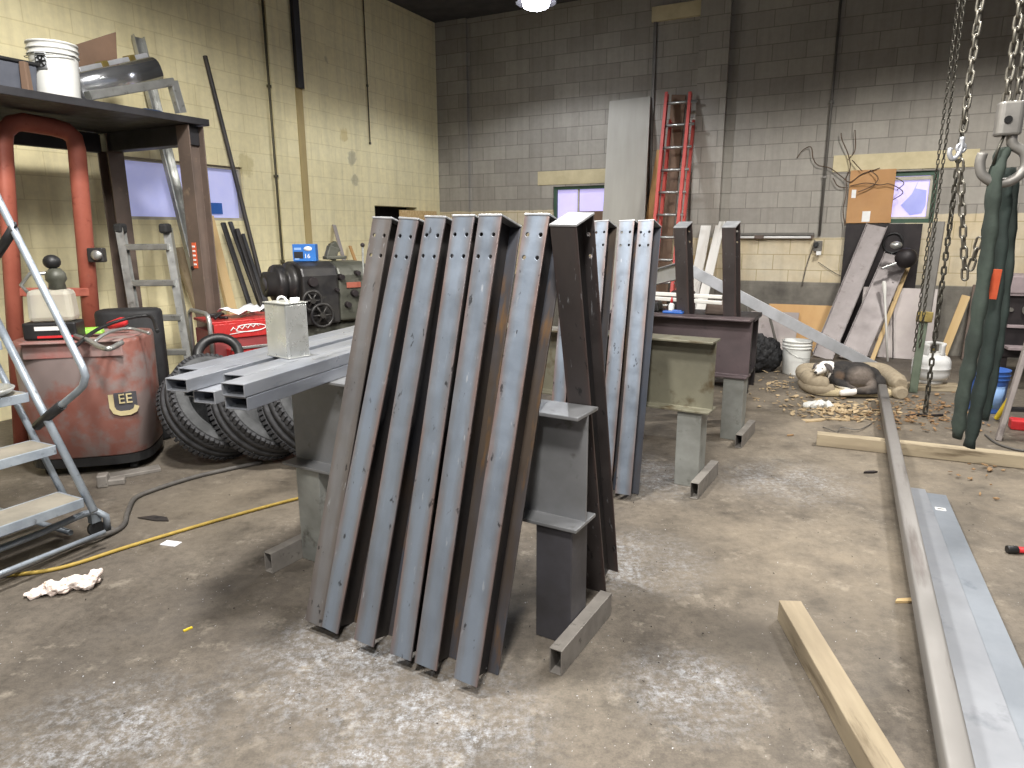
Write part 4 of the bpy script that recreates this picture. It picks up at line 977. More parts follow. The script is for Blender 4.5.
tag(MB().box((0, 0, .03), (.1, .16, .06)).box((.02, .02, .08), (.05, .06, .05)).build('air_tool', M['stove'], None, .01, CM @ Matrix.Translation((.58, .2, .892)) @ Matrix.Rotation(rad(30), 4, 'Z')), 'dark air tool lying behind the tin can on the red cart', 'tool')
c = at(226, 370, 4.98); c.z = .78
tag(MB().tube([V((.14 * math.cos(2 * PI * i / 28), 0, .14 * math.sin(2 * PI * i / 28))) for i in range(28)], .035, 10, closed=True).build('hose_coil', M['black'], None, 0, Matrix.Translation(c - V((0, .1, .1))) @ Matrix.Rotation(rad(20), 4, 'Z') @ Matrix.Rotation(rad(-35), 4, 'X')), 'thick black hose coil hung in front of the red cart', 'hose')

# old lathe
p = V((-2.09, 6.1, 0)); LR = rad(38.5)
t = thing('metal_lathe', 'old greasy black lathe standing by the yellow wall', 'lathe', p, LR)
hs = [(-.26, .74), (.26, .74), (.26, 1.2), (.22, 1.265), (.1, 1.29), (-.12, 1.285), (-.22, 1.25), (-.26, 1.17)]
fr = frame(V((.14, 0, 0)), V((0, 1, 0)), UP, V((1, 0, 0)))
MB().prism(hs, 0, .34, fr).build('headstock', M['lathe'], t, .02)
MB().prism([(y * .97, z * .995 + (0 if z > 1 else .02)) for y, z in hs], .34, .66, fr).build('gearbox', M['lathegr'], t, .02)
ch_ = MB().lathe([(.06, 0), (.11, 0), (.11, .07), (.16, .075), (.17, .1), (.17, .15), (.14, .155), (.14, .19), (.18, .2), (.18, .27), (.05, .28)], 36, frame(V((-.1, 0, 1.1)), V((0, 1, 0)), UP, V((1, 0, 0)))).build('chuck', M['lathe'], t)
MB().lathe([(.0, -.005), (.058, -.005), (.058, .03)], 24, frame(V((-.1, 0, 1.1)), V((0, 1, 0)), UP, V((1, 0, 0)))).build('spindle_bore', M['legdark'], ch_)
MB().lathe([(.001, 0), (.16, .01), (.2, .06), (.2, .1), (.001, .1)], 28, frame(V((.82, 0, 1.08)), V((0, 1, 0)), UP, V((-1, 0, 0)))).build('end_cover', M['stove'], t)
MB().box((.95, 0, .66), (1.7, .36, .14)).build('bed', M['lathegr'], t, .01)
MB().box((.4, 0, .3), (.6, .44, .6)).build('pedestal', M['lathe'], t, .02); MB().box((1.6, 0, .3), (.4, .4, .6)).build('pedestal', M['lathe'], t, .02)
def wheel(x, z, r, y=-.3):
    fr = frame(V((x, y, z)), V((1, 0, 0)), UP, V((0, -1, 0)))
    b = MB().tube([(r * math.cos(2 * PI * i / 24), r * math.sin(2 * PI * i / 24), 0) for i in range(24)], .014, 8, fr, closed=True)
    for k in range(6): b.cyl((0, 0, 0), (r * math.cos(k * PI / 3), r * math.sin(k * PI / 3), 0), .009, 6, None, fr)
    b.cyl((0, 0, -.06), (0, 0, .02), .025, 12, None, fr); return b.build('handwheel', M['lathe'], t)
wheel(.27, .83, .1, -.34); wheel(.2, .96, .085, -.31)
for x, z, r in ((.23, 1.12, .05), (.5, 1.15, .03), (.62, 1.0, .035), (.55, .9, .03), (.75, .95, .03), (.45, 1.04, .02), (.66, 1.18, .025)):
    MB().cyl((x, -.24, z), (x, -.3, z), r, 14, r * .8).build('knob', M['stove'], t)
lv = MB().tube([(.69, -.3, .78), (.695, -.31, 1.1), (.70, -.32, 1.42)], .01, 8).build('lever', M['legst'], t)
MB().ell((.70, -.32, 1.43), .02).build('lever_ball', M['stove'], lv)
MB().box((.72, -.3, .98), (.05, .04, .11)).build('switch_box', M['whitep'], t, .006)
MB().box((.62, -.263, 1.075), (.14, .008, .05)).build('name_plate', M['orange'], t, .002)
LMx = t.matrix_world.copy()
t = thing('blue_carton', 'bright blue box with white markings standing on the lathe', 'box', LMx @ V((.28, -.03, 1.292)), rad(5))
MB().box((0, 0, .075), (.2, .12, .15)).build('carton', M['bluebox'], t, .003)
text('16', .055, M['white'], t, Matrix.Translation((.025, -.0615, .045)) @ UPR)
MB().lathe([(.0, 0), (.03, 0), (.03, .002), (0, .002)], 18, Matrix.Translation((.035, -.0605, .11)) @ Matrix.Rotation(PI / 2, 4, 'X') @ Matrix.Diagonal((1.2, .7, 1, 1))).build('white_oval', M['white'], t)
MB().box((-.055, -.061, .11), (.06, .002, .02)).build('mark', M['palebl'], t); MB().box((-.05, -.061, .055), (.08, .002, .06)).build('dark_mark', M['black'], t)
MB().box((-.065, -.0625, .02), (.04, .002, .014)).build('mark', M['palebl'], t)
tag(MB().box((0, 0, .06), (.1, .07, .12), Matrix.Rotation(rad(20), 4, 'Y')).box((.1, .02, .07), (.07, .06, .1), Matrix.Rotation(rad(-25), 4, 'Y')).box((.05, 0, .015), (.2, .1, .03)).build('chuck_key_block', M['lathegr'], None, .008, LMx @ Matrix.Translation((.52, 0, 1.3))), 'greasy metal block lying on top of the lathe beside the blue box', 'metal block')
a, b = wl(334, 224, .05), wl(340, 262, .5)
leaner('sheet_offcut', (334, 225), .05, (345, 264), .3, [(-.03, -.008), (.03, -.008), (.03, .008), (-.03, .008)], M['sheet'], 'narrow grey sheet offcut leaning on the yellow wall behind the lathe', 'offcut', side=RY)
leaner('wood_strip', (350, 246), .05, (358, 268), .2, rnd(.05, .02, .003, 1), M['ply'], 'thin tan wood strip leaning behind the right end of the lathe', 'strip', side=RY)

# rolling platform ladder at the left edge
O = V((-2.117, 3.152, 0))
t = thing('platform_ladder', 'grey rolling platform ladder with treads at the left edge', 'ladder', O, A); inv = t.matrix_world.inverted()
for k in range(5):
    z = .275 + .25 * k; x = -.165 * k
    tr_ = MB().box((x - .1, -.4, z - .006), (.2, .8, .012)).build('tread', mat('worn_tread_wood', '#7b766c', '#918b7f', 6, .7, .1), t, .002)
    MB().box((x, -.4, z - .022), (.012, .8, .045)).box((x - .2, -.4, z - .022), (.012, .8, .045)).box((x - .1, .0, z - .022), (.2, .012, .045)).build('tread_rim', M['zinc'], tr_, .002)
pl = O + RY * .03
def pp(px, py): return inv @ on_plane(px, py, pl, RY)
def gp(a, b, z): return a + (b - a) * ((z - a.z) / (b.z - a.z))
sa, sb = V((.05, .03, .0)), V((.05 - .22 * 5.2, .03, .25 * 5.2 + .13))
MB().tube([(.03, .03, .2), (-.165 * 4.5, .03, .275 + .25 * 4.55)], .019, 10).build('stringer', M['zinc'], t)
MB().tube([(-.18, .03, .2), (-.165 * 4.5 - .2, .03, .275 + .25 * 4.4)], .016, 10).build('stringer', M['zinc'], t)
MB().tube([(.03, -.83, .2), (-.165 * 4.5, -.83, .275 + .25 * 4.55)], .019, 10).build('stringer', M['zinc'], t)
hr = MB().tube([pp(-25, 150), pp(0, 203), pp(82, 366), pp(85.5, 376), pp(83, 386), pp(76, 393), pp(46, 418), pp(38, 424)], .017, 10).build('handrail', M['zinc'], t)
MB().tube([pp(62, 405), pp(46, 418), pp(37, 426)], .024, 10).build('rail_grip', M['black'], hr)
MB().tube([pp(-8, 262), pp(2, 247), pp(14, 228)], .022, 10).build('rail_grip', M['black'], hr)
MB().tube([pp(12, 231), pp(16, 226), pp(15, 222)], .006, 6).build('hook', M['black'], hr)
g = lambda px, py, z: inv @ fl(px, py, z)
MB().tube([g(-60, 572, .14), g(40, 533, .14), g(84, 514, .145), g(96, 511, .14), g(106, 516, .11), g(108, 530, .02)], .017, 10).build('base_rail', M['zinc'], t)
MB().lathe([(.035, 0), (.03, .02), (.016, .03), (.016, .06)], 14, Matrix.Translation(g(108, 532, .001))).build('foot_pad', M['foot'], t)
w0 = g(96, 528, .045)
cs = MB().cyl(w0 - V((.012, 0, 0)), w0 + V((.012, 0, 0)), .04, 16).build('caster', M['pad'], t)
MB().box(w0 + V((0, 0, .06)), (.035, .05, .05)).build('caster_fork', M['zinc'], cs)
MB().tube([(.06, -.9, .09), (.06, .05, .09)], .012, 8).build('cross_tube', M['zinc'], t)
MB().tube([(-.2, .03, .04), (-1.1, .03, .04)], .014, 8).build('side_tube', M['zinc'], t); MB().tube([(-.5, .03, .04), (-.5, -.83, .04)], .014, 8).build('cross_tube', M['zinc'], t)
PM_ = t.matrix_world.copy()
tag(MB().lathe([(.001, .0), (.12, 0), (.14, .012), (.15, .03), (.142, .032), (.13, .016), (.001, .01)], 30).build('shallow_pan', M['galv'], None, 0, PM_ @ Matrix.Translation((-.44, -.16, .783))), 'round shallow metal pan lying on the third ladder tread', 'pan')
tag(MB().box((0, 0, .14), (.26, .34, .28), None, 1.1).build('black_crate', M['black'], None, .015, PM_ @ Matrix.Translation((-.72, -.38, .06))), 'black plastic crate on the floor under the ladder treads', 'crate')
tag(MB().box((0, 0, 0), (.004, .12, .035)).build('lime_tape', M['lime'], None, 0, PM_ @ Matrix.Translation((-.34, -.2, .75))), 'strip of lime tape stuck on the front of the third tread', 'tape')

# hoses, rags and litter on the left floor
def hose(name, pts, r, m, label, cat='hose', z=0):
    return tag(MB().tube(bez([fl(x, y, 0) + UP * (r + .001 + (z if x < 80 else 0)) for x, y in pts], 8), r, 8).build(name, m), label, cat)
hose('air_hose', [(-40, 580), (0, 578), (60, 570), (130, 548), (200, 527), (260, 510), (298, 500), (345, 488)], .0095, M['hose_y'], 'yellow air hose running across the floor to the trestle')
hose('power_cable', [(-10, 590), (30, 573), (75, 553), (120, 531), (128, 514), (136, 500), (160, 490), (195, 479), (225, 472), (262, 464)], .014, M['hose_k'], 'dark grey cable curving across the floor past the tires', 'cable', z=.028)
def blobby(name, parts, m, label, cat, M0, amp=.02, seed=1):
    rn = random.Random(seed); b = MB()
    for c, r in parts: b.ell(c, r, None, 12)
    o = b.build(name, m, None, 0, M0)
    r = o.modifiers.new('r', 'REMESH'); r.mode = 'VOXEL'; r.voxel_size = .008
    tx = bpy.data.textures.new(name, 'CLOUDS'); tx.noise_scale = .05; d = o.modifiers.new('d', 'DISPLACE'); d.texture = tx; d.strength = amp; d.mid_level = .5
    return tag(o, label, cat)
q = fl(66, 592)
blobby('shop_rag', [((-.1, -.02, .015), (.07, .035, .018)), ((-.02, 0, .025), (.07, .045, .03)), ((.06, .02, .03), (.06, .04, .035)), ((.11, .05, .03), (.045, .06, .03)), ((-.15, -.03, .01), (.04, .02, .012))], M['rag'], 'crumpled pinkish white rag on the floor below the yellow hose', 'rag', Matrix.Translation(q + UP * .004) @ Matrix.Rotation(rad(5), 4, 'Z') @ Matrix.Diagonal((.85, 1, .9, 1)), .075)
q = fl(171, 544); tag(MB().box((0, 0, .003), (.09, .05, .004)).build('paper_scrap', M['paper'], None, 0, Matrix.Translation(q) @ Matrix.Rotation(rad(-15), 4, 'Z')), 'small white paper scrap lying beside the yellow hose', 'paper')
q = fl(188, 630); tag(MB().box((0, 0, .004), (.035, .01, .006)).build('plastic_scrap', M['yellow2'], None, 0, Matrix.Translation(q) @ Matrix.Rotation(rad(50), 4, 'Z')), 'tiny yellow plastic scrap on the bare floor at lower left', 'scrap')
q = fl(155, 519); tag(MB().prism([(-.1, -.01), (-.03, .03), (.06, .02), (.1, -.02), (.02, -.03)], .001, .008).build('rubber_scrap', M['tread'] if False else M['web'], None, 0, Matrix.Translation(q) @ Matrix.Rotation(rad(-10), 4, 'Z')), 'flat dark rubber scrap on the floor near the grey cable', 'scrap')
# ================================================================== right side
# long square tube and flat bars on the floor
a, b = fl(882, 389, .14), fl(957, 768, .14); dr = (b - a).normalized(); b = b + dr * .9; a = a
t = stretch('square_tube', a, b, rnd(.07, .09, .012, 3), M['foot'] if False else mat('brown_tube_steel', '#84817e', '#938f8c', 3, .55, .15, stretch=(1, 1, .1), c3='#5f5854'), 'very long square steel tube lying across the floor from the dog bed towards the camera', 'steel tube', bevel=0)
def flat(name, p0, p1, w, th, m, label, cat, group=None, bevel=.001, end=None):
    z = (p1 - p0).normalized(); x = V((z.y, -z.x, 0)).normalized(); fr = frame(p0, x, z.cross(x), z)
    o = MB().box((0, 0, (p1 - p0).length / 2), (w, th, (p1 - p0).length)).build(name, m, None, bevel); o.matrix_world = fr; return tag(o, label, cat, group)
G = 'flat bars on the floor'
barm = mat('blue_grey_flat_bar', '#7e8187', '#8e9197', 2, .5, .2, c3='#6c7077'); barm2 = mat('blue_flat_bar', '#767c84', '#858b93', 3, .5, .2, c3='#666d77')
a, b = fl(911, 488, .05), fl(1002, 768, .05); z = (b - a).normalized(); e = b + z * .9
flat('flat_bar', a, e, .145, .008, barm, 'wide flat steel bar beside the long square tube', 'flat bar', G)
sidev = V((-z.y, z.x, 0)); sidev = sidev if sidev.x > 0 else -sidev
a2 = a + sidev * .1 + z * .03 - UP * .0095
o = flat('flat_bar', a2, a2 + (e - a), .15, .008, barm2, 'bluish flat steel bar with white sticker, lying under the wide bar', 'flat bar', G)
p = fl(938, 513, .1); st = MB().box((0, 0, 0), (.05, .04, .002)).build('sticker', M['white'], o); st.matrix_world = o.matrix_world @ Matrix.Translation((.035, .006, .22)) @ Matrix.Rotation(PI / 2, 4, 'X') if False else Matrix.Translation((0, 0, 0))
st.matrix_parent_inverse = Matrix(); st.matrix_basis = Matrix.Translation((-.015, -.0052 if (o.matrix_world.to_3x3() @ V((0, 1, 0))).z < 0 else .0052, .25)) @ Matrix.Rotation(PI / 2, 4, 'X')
dt = MB().box((0, 0, .001), (.03, .012, .001)).build('sticker_mark', M['lathe'], st)
# timbers
def timber(name, p0, p1, w, h, m, label, cat='timber', group=None, base=0.0):
    p0 = V((p0.x, p0.y, base + h / 2 + .001)); p1 = V((p1.x, p1.y, base + h / 2 + .001)); return flat(name, p0, p1, w, h, m, label, cat, group, .004)
woodz = mat('long_grain_timber', '#8d806b', '#b3a58b', 5, .75, 0, .35, (1, 1, .15), '#645744', .58)
pa, pb = fl(790, 600, .09), fl(890, 768, .09); d = (pb - pa).normalized()
timber('timber_beam', pa, pb + d * .5, .088, .088, woodz, 'square timber lying on the floor at the bottom right, end towards the trestle')
pa, pb = fl(817, 434, .09), fl(1024, 456, .09); d = (pb - pa).normalized(); off = RY * .045
timber('timber_beam', pa + off, pb + off + d * 1.6, .088, .088, woodz, 'long timber lying crosswise under the square tube')
pa, pb = fl(846, 384, .05), fl(962, 387, .05); d = (pb - pa).normalized()
timber('timber_plank', pa + RY * .1, pb + RY * .1, .2, .05, woodz, 'low plank on the floor under the white gas cylinder', 'plank')
q = fl(1006, 553); tt = thing('red_hammer', 'red handled tool with black end lying at the right edge', 'tool', (q.x, q.y, .02), rad(-6))
MB().cyl((-.0, 0, 0), (.05, 0, 0), .019, 12).build('head', M['black'], tt, .004); MB().cyl((.05, 0, 0), (.3, -.02, 0), .015, 12).build('shaft', M['redcap'], tt)

# dog bed and dog
bp = fl(852, 392); BZ = V((3.27, 6.52, 0))
bm_ = Matrix.Translation(BZ) @ Matrix.Rotation(rad(-6), 4, 'Z'); BS = bm_ @ Matrix.Diagonal((.84, .84, .8, 1))
t = thing('dog_bed', 'beige plush dog bed with bolsters where the dog sleeps', 'dog bed', M=BS)
MB().prism(sup(.46, .36, 5, 40), .005, .09, None).build('base_cushion', M['bedin'], t, .03)
for nm, pts in (('bolster', [(-.42, .0, .17), (-.41, .2, .17), (-.37, .29, .18), (-.25, .31, .18), (.1, .31, .19), (.36, .31, .2), (.48, .28, .2), (.505, .15, .19), (.48, -.1, .18), (.455, -.36, .17)]),
                ('front_bolster', [(-.42, .02, .16), (-.42, -.12, .15), (-.36, -.22, .13), (-.28, -.24, .12)])):
    pb_ = bez(pts, 6); k = len(pb_); rr = [.098 * (1 - .35 * max(0, abs(2 * i / (k - 1) - 1) - .9) * 10) for i in range(k)]
    MB().tube(pb_, .1, 16, None, False, rr if nm == 'bolster' else [.095] * (k - 2) + [.085, .06]).build(nm, M['bed'], t)
for pts in ([(-.46, -.32, .06), (-.25, -.34, .06), (-.2, -.26, .06)], [(.36, -.37, .06), (.49, -.37, .06)]):
    pass
tubp = bez([(-.44, .1, .07), (-.44, -.15, .07), (-.36, -.27, .07), (-.24, -.27, .07)], 6)
MB().tube(tubp, .072, 14).build('lower_roll', M['bed'], t); MB().tube([(.5, .2, .07), (.46, -.35, .07), (.455, -.4, .07)], .085, 14, radii=[.085, .085, .06]).build('lower_roll', M['bed'], t)
# the dog: one continuous body grown from overlapping ellipsoids
dg = thing('dog', 'black and white dog curled up asleep in the beige bed', 'dog', M=bm_ @ Matrix.Translation((-.0, -.08, -.025)) @ Matrix.Diagonal((.92, .92, .9, 1)))
DP = [((.06, -.07, .22), (.17, .14, .135)), ((.19, -.0, .2), (.12, .14, .12)), ((.25, -.09, .16), (.08, .09, .09)), ((.1, .08, .25), (.16, .1, .1)), ((-.04, .09, .26), (.14, .09, .1)), ((-.15, .07, .25), (.1, .09, .1)),
      ((-.12, -.03, .19), (.11, .09, .1)), ((-.2, .04, .29), (.075, .075, .075)), ((-.255, .01, .31), (.065, .065, .06)), ((-.31, -.04, .29), (.065, .06, .055)), ((-.345, -.085, .275), (.042, .045, .036)), ((-.37, -.115, .268), (.032, .034, .028)), ((-.335, -.055, .315), (.035, .035, .03))]
def limb(pts, r0, r1):
    k = bez(pts, 4); n = len(k)
    return [(tuple(p), (r0 + (r1 - r0) * i / (n - 1),) * 3) for i, p in enumerate(k)]
DP += limb([(-.16, -.06, .17), (-.14, -.14, .15), (-.07, -.2, .125), (-.03, -.23, .115)], .05, .032)
DP += limb([(-.1, -.08, .15), (-.08, -.2, .115), (-.06, -.27, .1), (-.12, -.3, .1), (-.17, -.31, .095)], .045, .034)
DP += limb([(.16, -.16, .16), (.13, -.24, .12), (.02, -.27, .11), (-.03, -.275, .105)], .06, .03)
DP += limb([(.29, -.06, .13), (.27, -.18, .11), (.18, -.26, .1), (.08, -.3, .095)], .035, .018)
b = MB()
for c, r in DP: b.ell(c, r, None, 14)
o = b.build('body', M['dog'], dg); md = o.modifiers.new('r', 'REMESH'); md.mode = 'VOXEL'; md.voxel_size = .009; md.use_smooth_shade = True
sm = o.modifiers.new('s', 'SMOOTH'); sm.factor = .5; sm.iterations = 4
def ear(base, tip, w):
    base, tip = V(base), V(tip); b = MB(); k = bez([base, (base + tip) / 2 + V((0, -.015, .01)), tip], 5); n = len(k)
    b.tube(k, .03, 10, radii=[w * (math.sin(PI * min(.95, .25 + .75 * i / (n - 1))) + .15) for i in range(n)], flat=.35); return b.build('ear', M['dogear'], dg)
ear((-.262, -.03, .345), (-.205, -.09, .25), .036); ear((-.335, -.0, .34), (-.39, -.015, .28), .026)
MB().ell((-.392, -.138, .272), (.016, .014, .013)).build('nose', M['skin'], dg)
for p in ((-.318, -.098, .305), (-.368, -.075, .305)): MB().ell(p, (.011, .006, .005), None, 8).build('closed_eye', M['skin'], dg)
MB().tube([(-.385, -.14, .254), (-.355, -.13, .25), (-.33, -.105, .255)], .003, 5).build('mouth', M['skin'], dg)

# buckets and the gas cylinder
p = fl(800, 376, 0); BKW = bucket('plastic_bucket', 'white plastic bucket standing left of the dog bed', (p.x, p.y + .14, 0), .152, .37, M['whitep'], rad(20))
MB().tube([V((math.cos(rad(x)) * .165, math.sin(rad(x)) * .165, .29 - .1 * math.sin(rad(-x)))) for x in range(-180, 1, 12)], .003, 6).build('handle', M['alum'], BKW)
p = fl(1002, 412, 0); BB = bucket('plastic_bucket', 'blue plastic bucket with pale blue label near the right edge', (p.x - .11, p.y + .06, 0), .145, .37, M['bluep'], rad(-40))
curved((.1272, .1378), rad(-115), rad(-20), .04, .24, 10).build('paper_label', M['palebl'], BB, solid=.0015)
curved((.138, .1395), rad(-92), rad(-68), .2, .25, 6).build('white_label', M['white'], BB, solid=.0015)
lb = MB()
for i, (z, w) in enumerate(((.165, 28), (.14, 34), (.115, 30))):
    r = .1295 + (z - .04) * .053 + .0025; q = curved((r, r + .001), rad(-100), rad(-100 + w), z - .006, z + .006, 6); q.build('label_line', M['bluep'], BB, solid=.001)
curved((.1292, .131), rad(-100), rad(-62), .055, .075, 6).build('green_mark', mat('green_mark', '#6f9a4c', '#6f9a4c'), BB, solid=.001)
p = fl(935, 384, .052); t = thing('gas_cylinder', 'white gas cylinder with collar standing on the low plank', 'gas cylinder', (p.x - .0, p.y + .1, .052), rad(-20))
MB().lathe([(.12, 0), (.12, .025), (.11, .03), (.15, .045), (.166, .07), (.17, .1), (.17, .147), (.172, .149), (.172, .155), (.17, .157), (.17, .2), (.167, .22), (.15, .255), (.1, .283), (.03, .292), (.001, .292)], 36).build('tank', M['tankw'], t)
cb = MB(); vs = []; fs = []; n = 30
for i in range(n + 1):
    a = rad(-60 + 300 * i / n)
    for z in (.268, .3, .37, .395):
        r = .105
        cut = (10 < i < 14 or 17 < i < 21 or 3 < i < 7 or 24 < i < 28)
        zz = z
        vs.append((r * math.cos(a), r * math.sin(a), zz))
for i in range(n):
    for j in range(3):
        if j == 1 and (3 <= i <= 7 or 11 <= i <= 15 or 20 <= i <= 24): continue
        fs.append((4 * i + j, 4 * i + 4 + j, 4 * i + 5 + j, 4 * i + 1 + j))
cb._add(vs, fs, None, True).build('collar', M['tankw'], t, solid=.005)
MB().cyl((0, 0, .29), (0, 0, .345), .022, 12).cyl((0, -.03, .33), (0, .045, .33), .014, 10).build('valve', M['brass'], t)
MB().lathe([(.001, .34), (.028, .34), (.03, .355), (.02, .365), (.001, .365)], 10).build('valve_knob', M['black'], t)

# long grey channel sloping down to the floor, planks and heap behind the far trestle
a, b = at(648, 258, 7.75), at(876, 368, 7.05)
a2 = at(690, 270, 7.55)
stretch('steel_channel', b, a2 + (a2 - b).normalized() * .05, [(x, y) for x, y in cchan(.115, .06, .008)], M['light'], 'long pale steel channel sloping from the junk heap down behind the dog bed', 'channel', side=UP)
def lean2(name, top, bot, Yt, Yb, poly, m, label, cat, group=None, side=None, z0=.003, bevel=.002):
    a, b = at(*top, Yt), at(*bot, Yb); g = ground(a, b, z0); return stretch(name, g, a, poly, m, label, cat, group, bevel, side)
wy = lambda px, py, d: wb(px, py, d)
def leanw(name, top, dt, bot, db, poly, m, label, cat, group=None, side=None, z0=.003, bevel=.002):
    a, b = wb(*top, dt), wb(*bot, db); g = ground(a, b, z0); return stretch(name, g, a, poly, m, label, cat, group, bevel, side)
leanw('white_plank', (707, 221), .06, (696, 282), .5, rnd(.14, .03, .003, 1), M['plank'], 'left one of two white planks leaning beside the red ladder', 'plank', 'white planks by the red ladder', RX)
leanw('white_plank', (721, 222), .06, (707, 282), .62, rnd(.12, .03, .003, 1), M['plank'], 'right one of two white planks leaning beside the red ladder', 'plank', 'white planks by the red ladder', RX)
leanw('wide_channel', (877, 226), .12, (832, 335), .75, [(x, -y) for x, y in cchan(.24, .06, .008)], M['chan'], 'wide grey steel channel leaning across the black board under the right window', 'channel', side=RX)
leanw('steel_tray', (897, 256), .25, (858, 345), .8, [(x, -y) for x, y in cchan(.29, .05, .008)], M['chan'], 'shorter mauve grey steel tray leaning right of the wide channel', 'tray', side=RX)
leanw('timber_strip', (911, 259), .2, (876, 350), .72, rnd(.05, .05, .003, 1), M['woodv'], 'thin timber strip leaning along the edge of the mauve tray', 'strip', side=RX)
leanw('dusty_sheet', (900, 288), .3, (888, 395), .62, rnd(.8, .02, .003, 1), M['sheet'], 'pale dusty sheet panel leaning behind the gas cylinder', 'panel', side=RX)
t = thing('broom', 'upturned pale handle with chewed white head leaning on the sheet panel', 'broom'); a, b = wb(884, 281, .62), wb(889, 388, .85); g = ground(a, b, .005); inv = t.matrix_world.inverted()
MB().tube([g, g + (a - g) * .6, g + (a - g) * .8, a - (a - g) * .04, a], .02, 10, radii=[.016, .017, .02, .035, .02], flat=.7).build('shaft', M['plank'], t)
leanw('wire_hook', (893, 282), .42, (893, 318), .5, rnd(.012, .012, .005, 2), M['web'], 'thin bent steel rod leaning on the pale sheet panel', 'rod', z0=.004)
leanw('timber_strut', (966, 296), .3, (944, 352), .5, rnd(.09, .05, .003, 1), M['woodv'], 'tan timber strut leaning on the wall behind the gas cylinder', 'timber', side=RX)
leanw('timber_strut', (978, 285), .12, (967, 352), .25, rnd(.1, .05, .003, 1), M['brownst'], 'dark brown timber strut leaning beside the tan strut', 'timber', side=RX)
leanw('wood_board', (1003, 225), .06, (1000, 290), .3, rnd(.1, .03, .003, 1), M['sheet'], 'narrow weathered board leaning on the wall right of the sling', 'board', side=RX)
p0, p1 = at(939, 222, 6.6), at(924, 320, 6.5)
t = thing('tube_post', 'grey steel post with brass block and pale green foot beside the hanging chains', 'post', M=look(ground(p0, p1, .003), p0, RX)); L = (p0 - ground(p0, p1, .003)).length
k = (at(921, 312, 6.5).z) / p0.z * L
MB().prism(rnd(.1, .08, .01, 2), k, L).build('post', M['conduit'], t); MB().box((0, 0, k - .05), (.13, .11, .1)).build('clamp_block', M['brass'], t, .006)
MB().prism(rnd(.07, .05, .006, 2), 0, k - .1).build('foot', mat('pale_green_paint', '#626c5c', '#586252', 6, .7), t)
# dark round fan-like machine, floating without a mount before the black board
p = wb(906, 258, .52)
t = thing('round_machine', 'black round fan-like machine in front of the black board', 'machine', (p.x, p.y, p.z), A)
MB().lathe([(.001, -.06), (.08, -.05), (.12, .0), (.11, .06), (.07, .1), (.001, .11)], 28, Matrix.Rotation(PI / 2, 4, 'X')).build('housing', M['stove'], t)
MB().ell((-.12, -.06, .15), (.065, .05, .045)).build('reflector', M['alum'], t)
MB().section(rnd(.05, .03, .008, 2), (-.24, -.1, -.12), (-.1, -.07, -.06)).build('arm', M['alum'], t)
c = wb(893, 243, .09)
tag(MB().tube([V((.105 * math.cos(2 * PI * i / 24), 0, .12 * math.sin(2 * PI * i / 24))) for i in range(24)], .012, 8, closed=True).cyl((0, 0, -.12), (0, 0, -.22), .012, 8).build('cable_coil', M['black'], None, 0, Matrix.Translation(c) @ Matrix.Rotation(A, 4, 'Z')), 'black cable ring hanging on the black board under the cardboard', 'cable')
# pale curved sheets on the floor behind the diagonal channel
leanw('plywood_offcut', (805, 305), .08, (800, 345), .4, rnd(.9, .012, .003, 1), M['ply'], 'tan plywood offcut leaning low on the wall behind the diagonal channel', 'plywood', side=RX)
leanw('grey_board_offcut', (775, 312), .28, (770, 345), .62, rnd(.6, .012, .003, 1), M['sheet'], 'dull grey board leaning low in front of the plywood offcut', 'board', side=RX)
# heap of angle steel and junk behind the far trestle
for i, (x0, y0, x1, y1, Y, lab) in enumerate(((644, 293, 722, 297, 6.4, 'upper one of two white rails lying on the heap behind the far trestle'), (644, 297.5, 722, 303, 6.35, 'lower one of two white rails lying on the heap behind the far trestle'))):
    stretch('white_rail', at(x0, y0, Y + .3), at(x1, y1, Y), rnd(.035, .035, .004, 1), M['plank'], lab, 'rail', 'white rails on the heap')
stretch('steel_channel', at(650, 279, 7.2), at(692, 268, 6.6), [(x, y) for x, y in cchan(.16, .06, .008)], M['light'], 'short pale channel lying across the top of the heap', 'channel', side=UP)
p = fl(690, 345); 
HP = at(690, 340, 6.9); HP.z = 0
t = thing('scrap_bench', 'low black bench piled with scrap behind the far trestle', 'bench', HP, A)
MB().box((0, 0, .72), (1.3, .5, .04)).build('top', M['stove'], t, .004)
for x in (-.6, .6):
    for y in (-.2, .2): MB().box((x, y, .35), (.05, .05, .7)).build('leg', M['stove'], t)
MB().box((0, .2, .35), (1.2, .02, .6)).build('back_panel', M['stove'], t); MB().box((0, 0, .18), (1.25, .46, .03)).build('shelf', M['stove'], t)
rn = random.Random(5)
for i, (x, y, z, w, d, h, m, lab) in enumerate(((-.45, -.05, .741, .3, .25, .1, 'lathe', 'greasy dark block on the left of the scrap bench'), (-.1, 0, .741, .25, .3, .2, 'stove', 'black box in the middle of the scrap bench top'), (.3, -.05, .741, .3, .25, .12, 'brownst', 'rusty brown box on the right of the scrap bench'),
                                               (-.3, -.05, .196, .4, .3, .25, 'stove', 'black crate on the lower shelf of the scrap bench'), (.3, -.02, .196, .45, .3, .2, 'carddk', 'brown carton on the lower shelf of the scrap bench'))):
    tag(MB().box((0, 0, h / 2), (w, d, h), None, .9).build('scrap_box', M[m], None, .015, t.matrix_world @ Matrix.Translation((x, y, z)) @ Matrix.Rotation(rad(rn.uniform(-15, 15)), 4, 'Z')), lab, 'box', 'junk on the scrap bench')
b = fl(762, 364); a = at(745, 300, b.y + .15)
stretch('steel_rod', b + UP * .004, a, rnd(.025, .025, .008, 2), M['conduit'], 'thin grey rod slanting down from the heap right of the far trestle', 'rod')
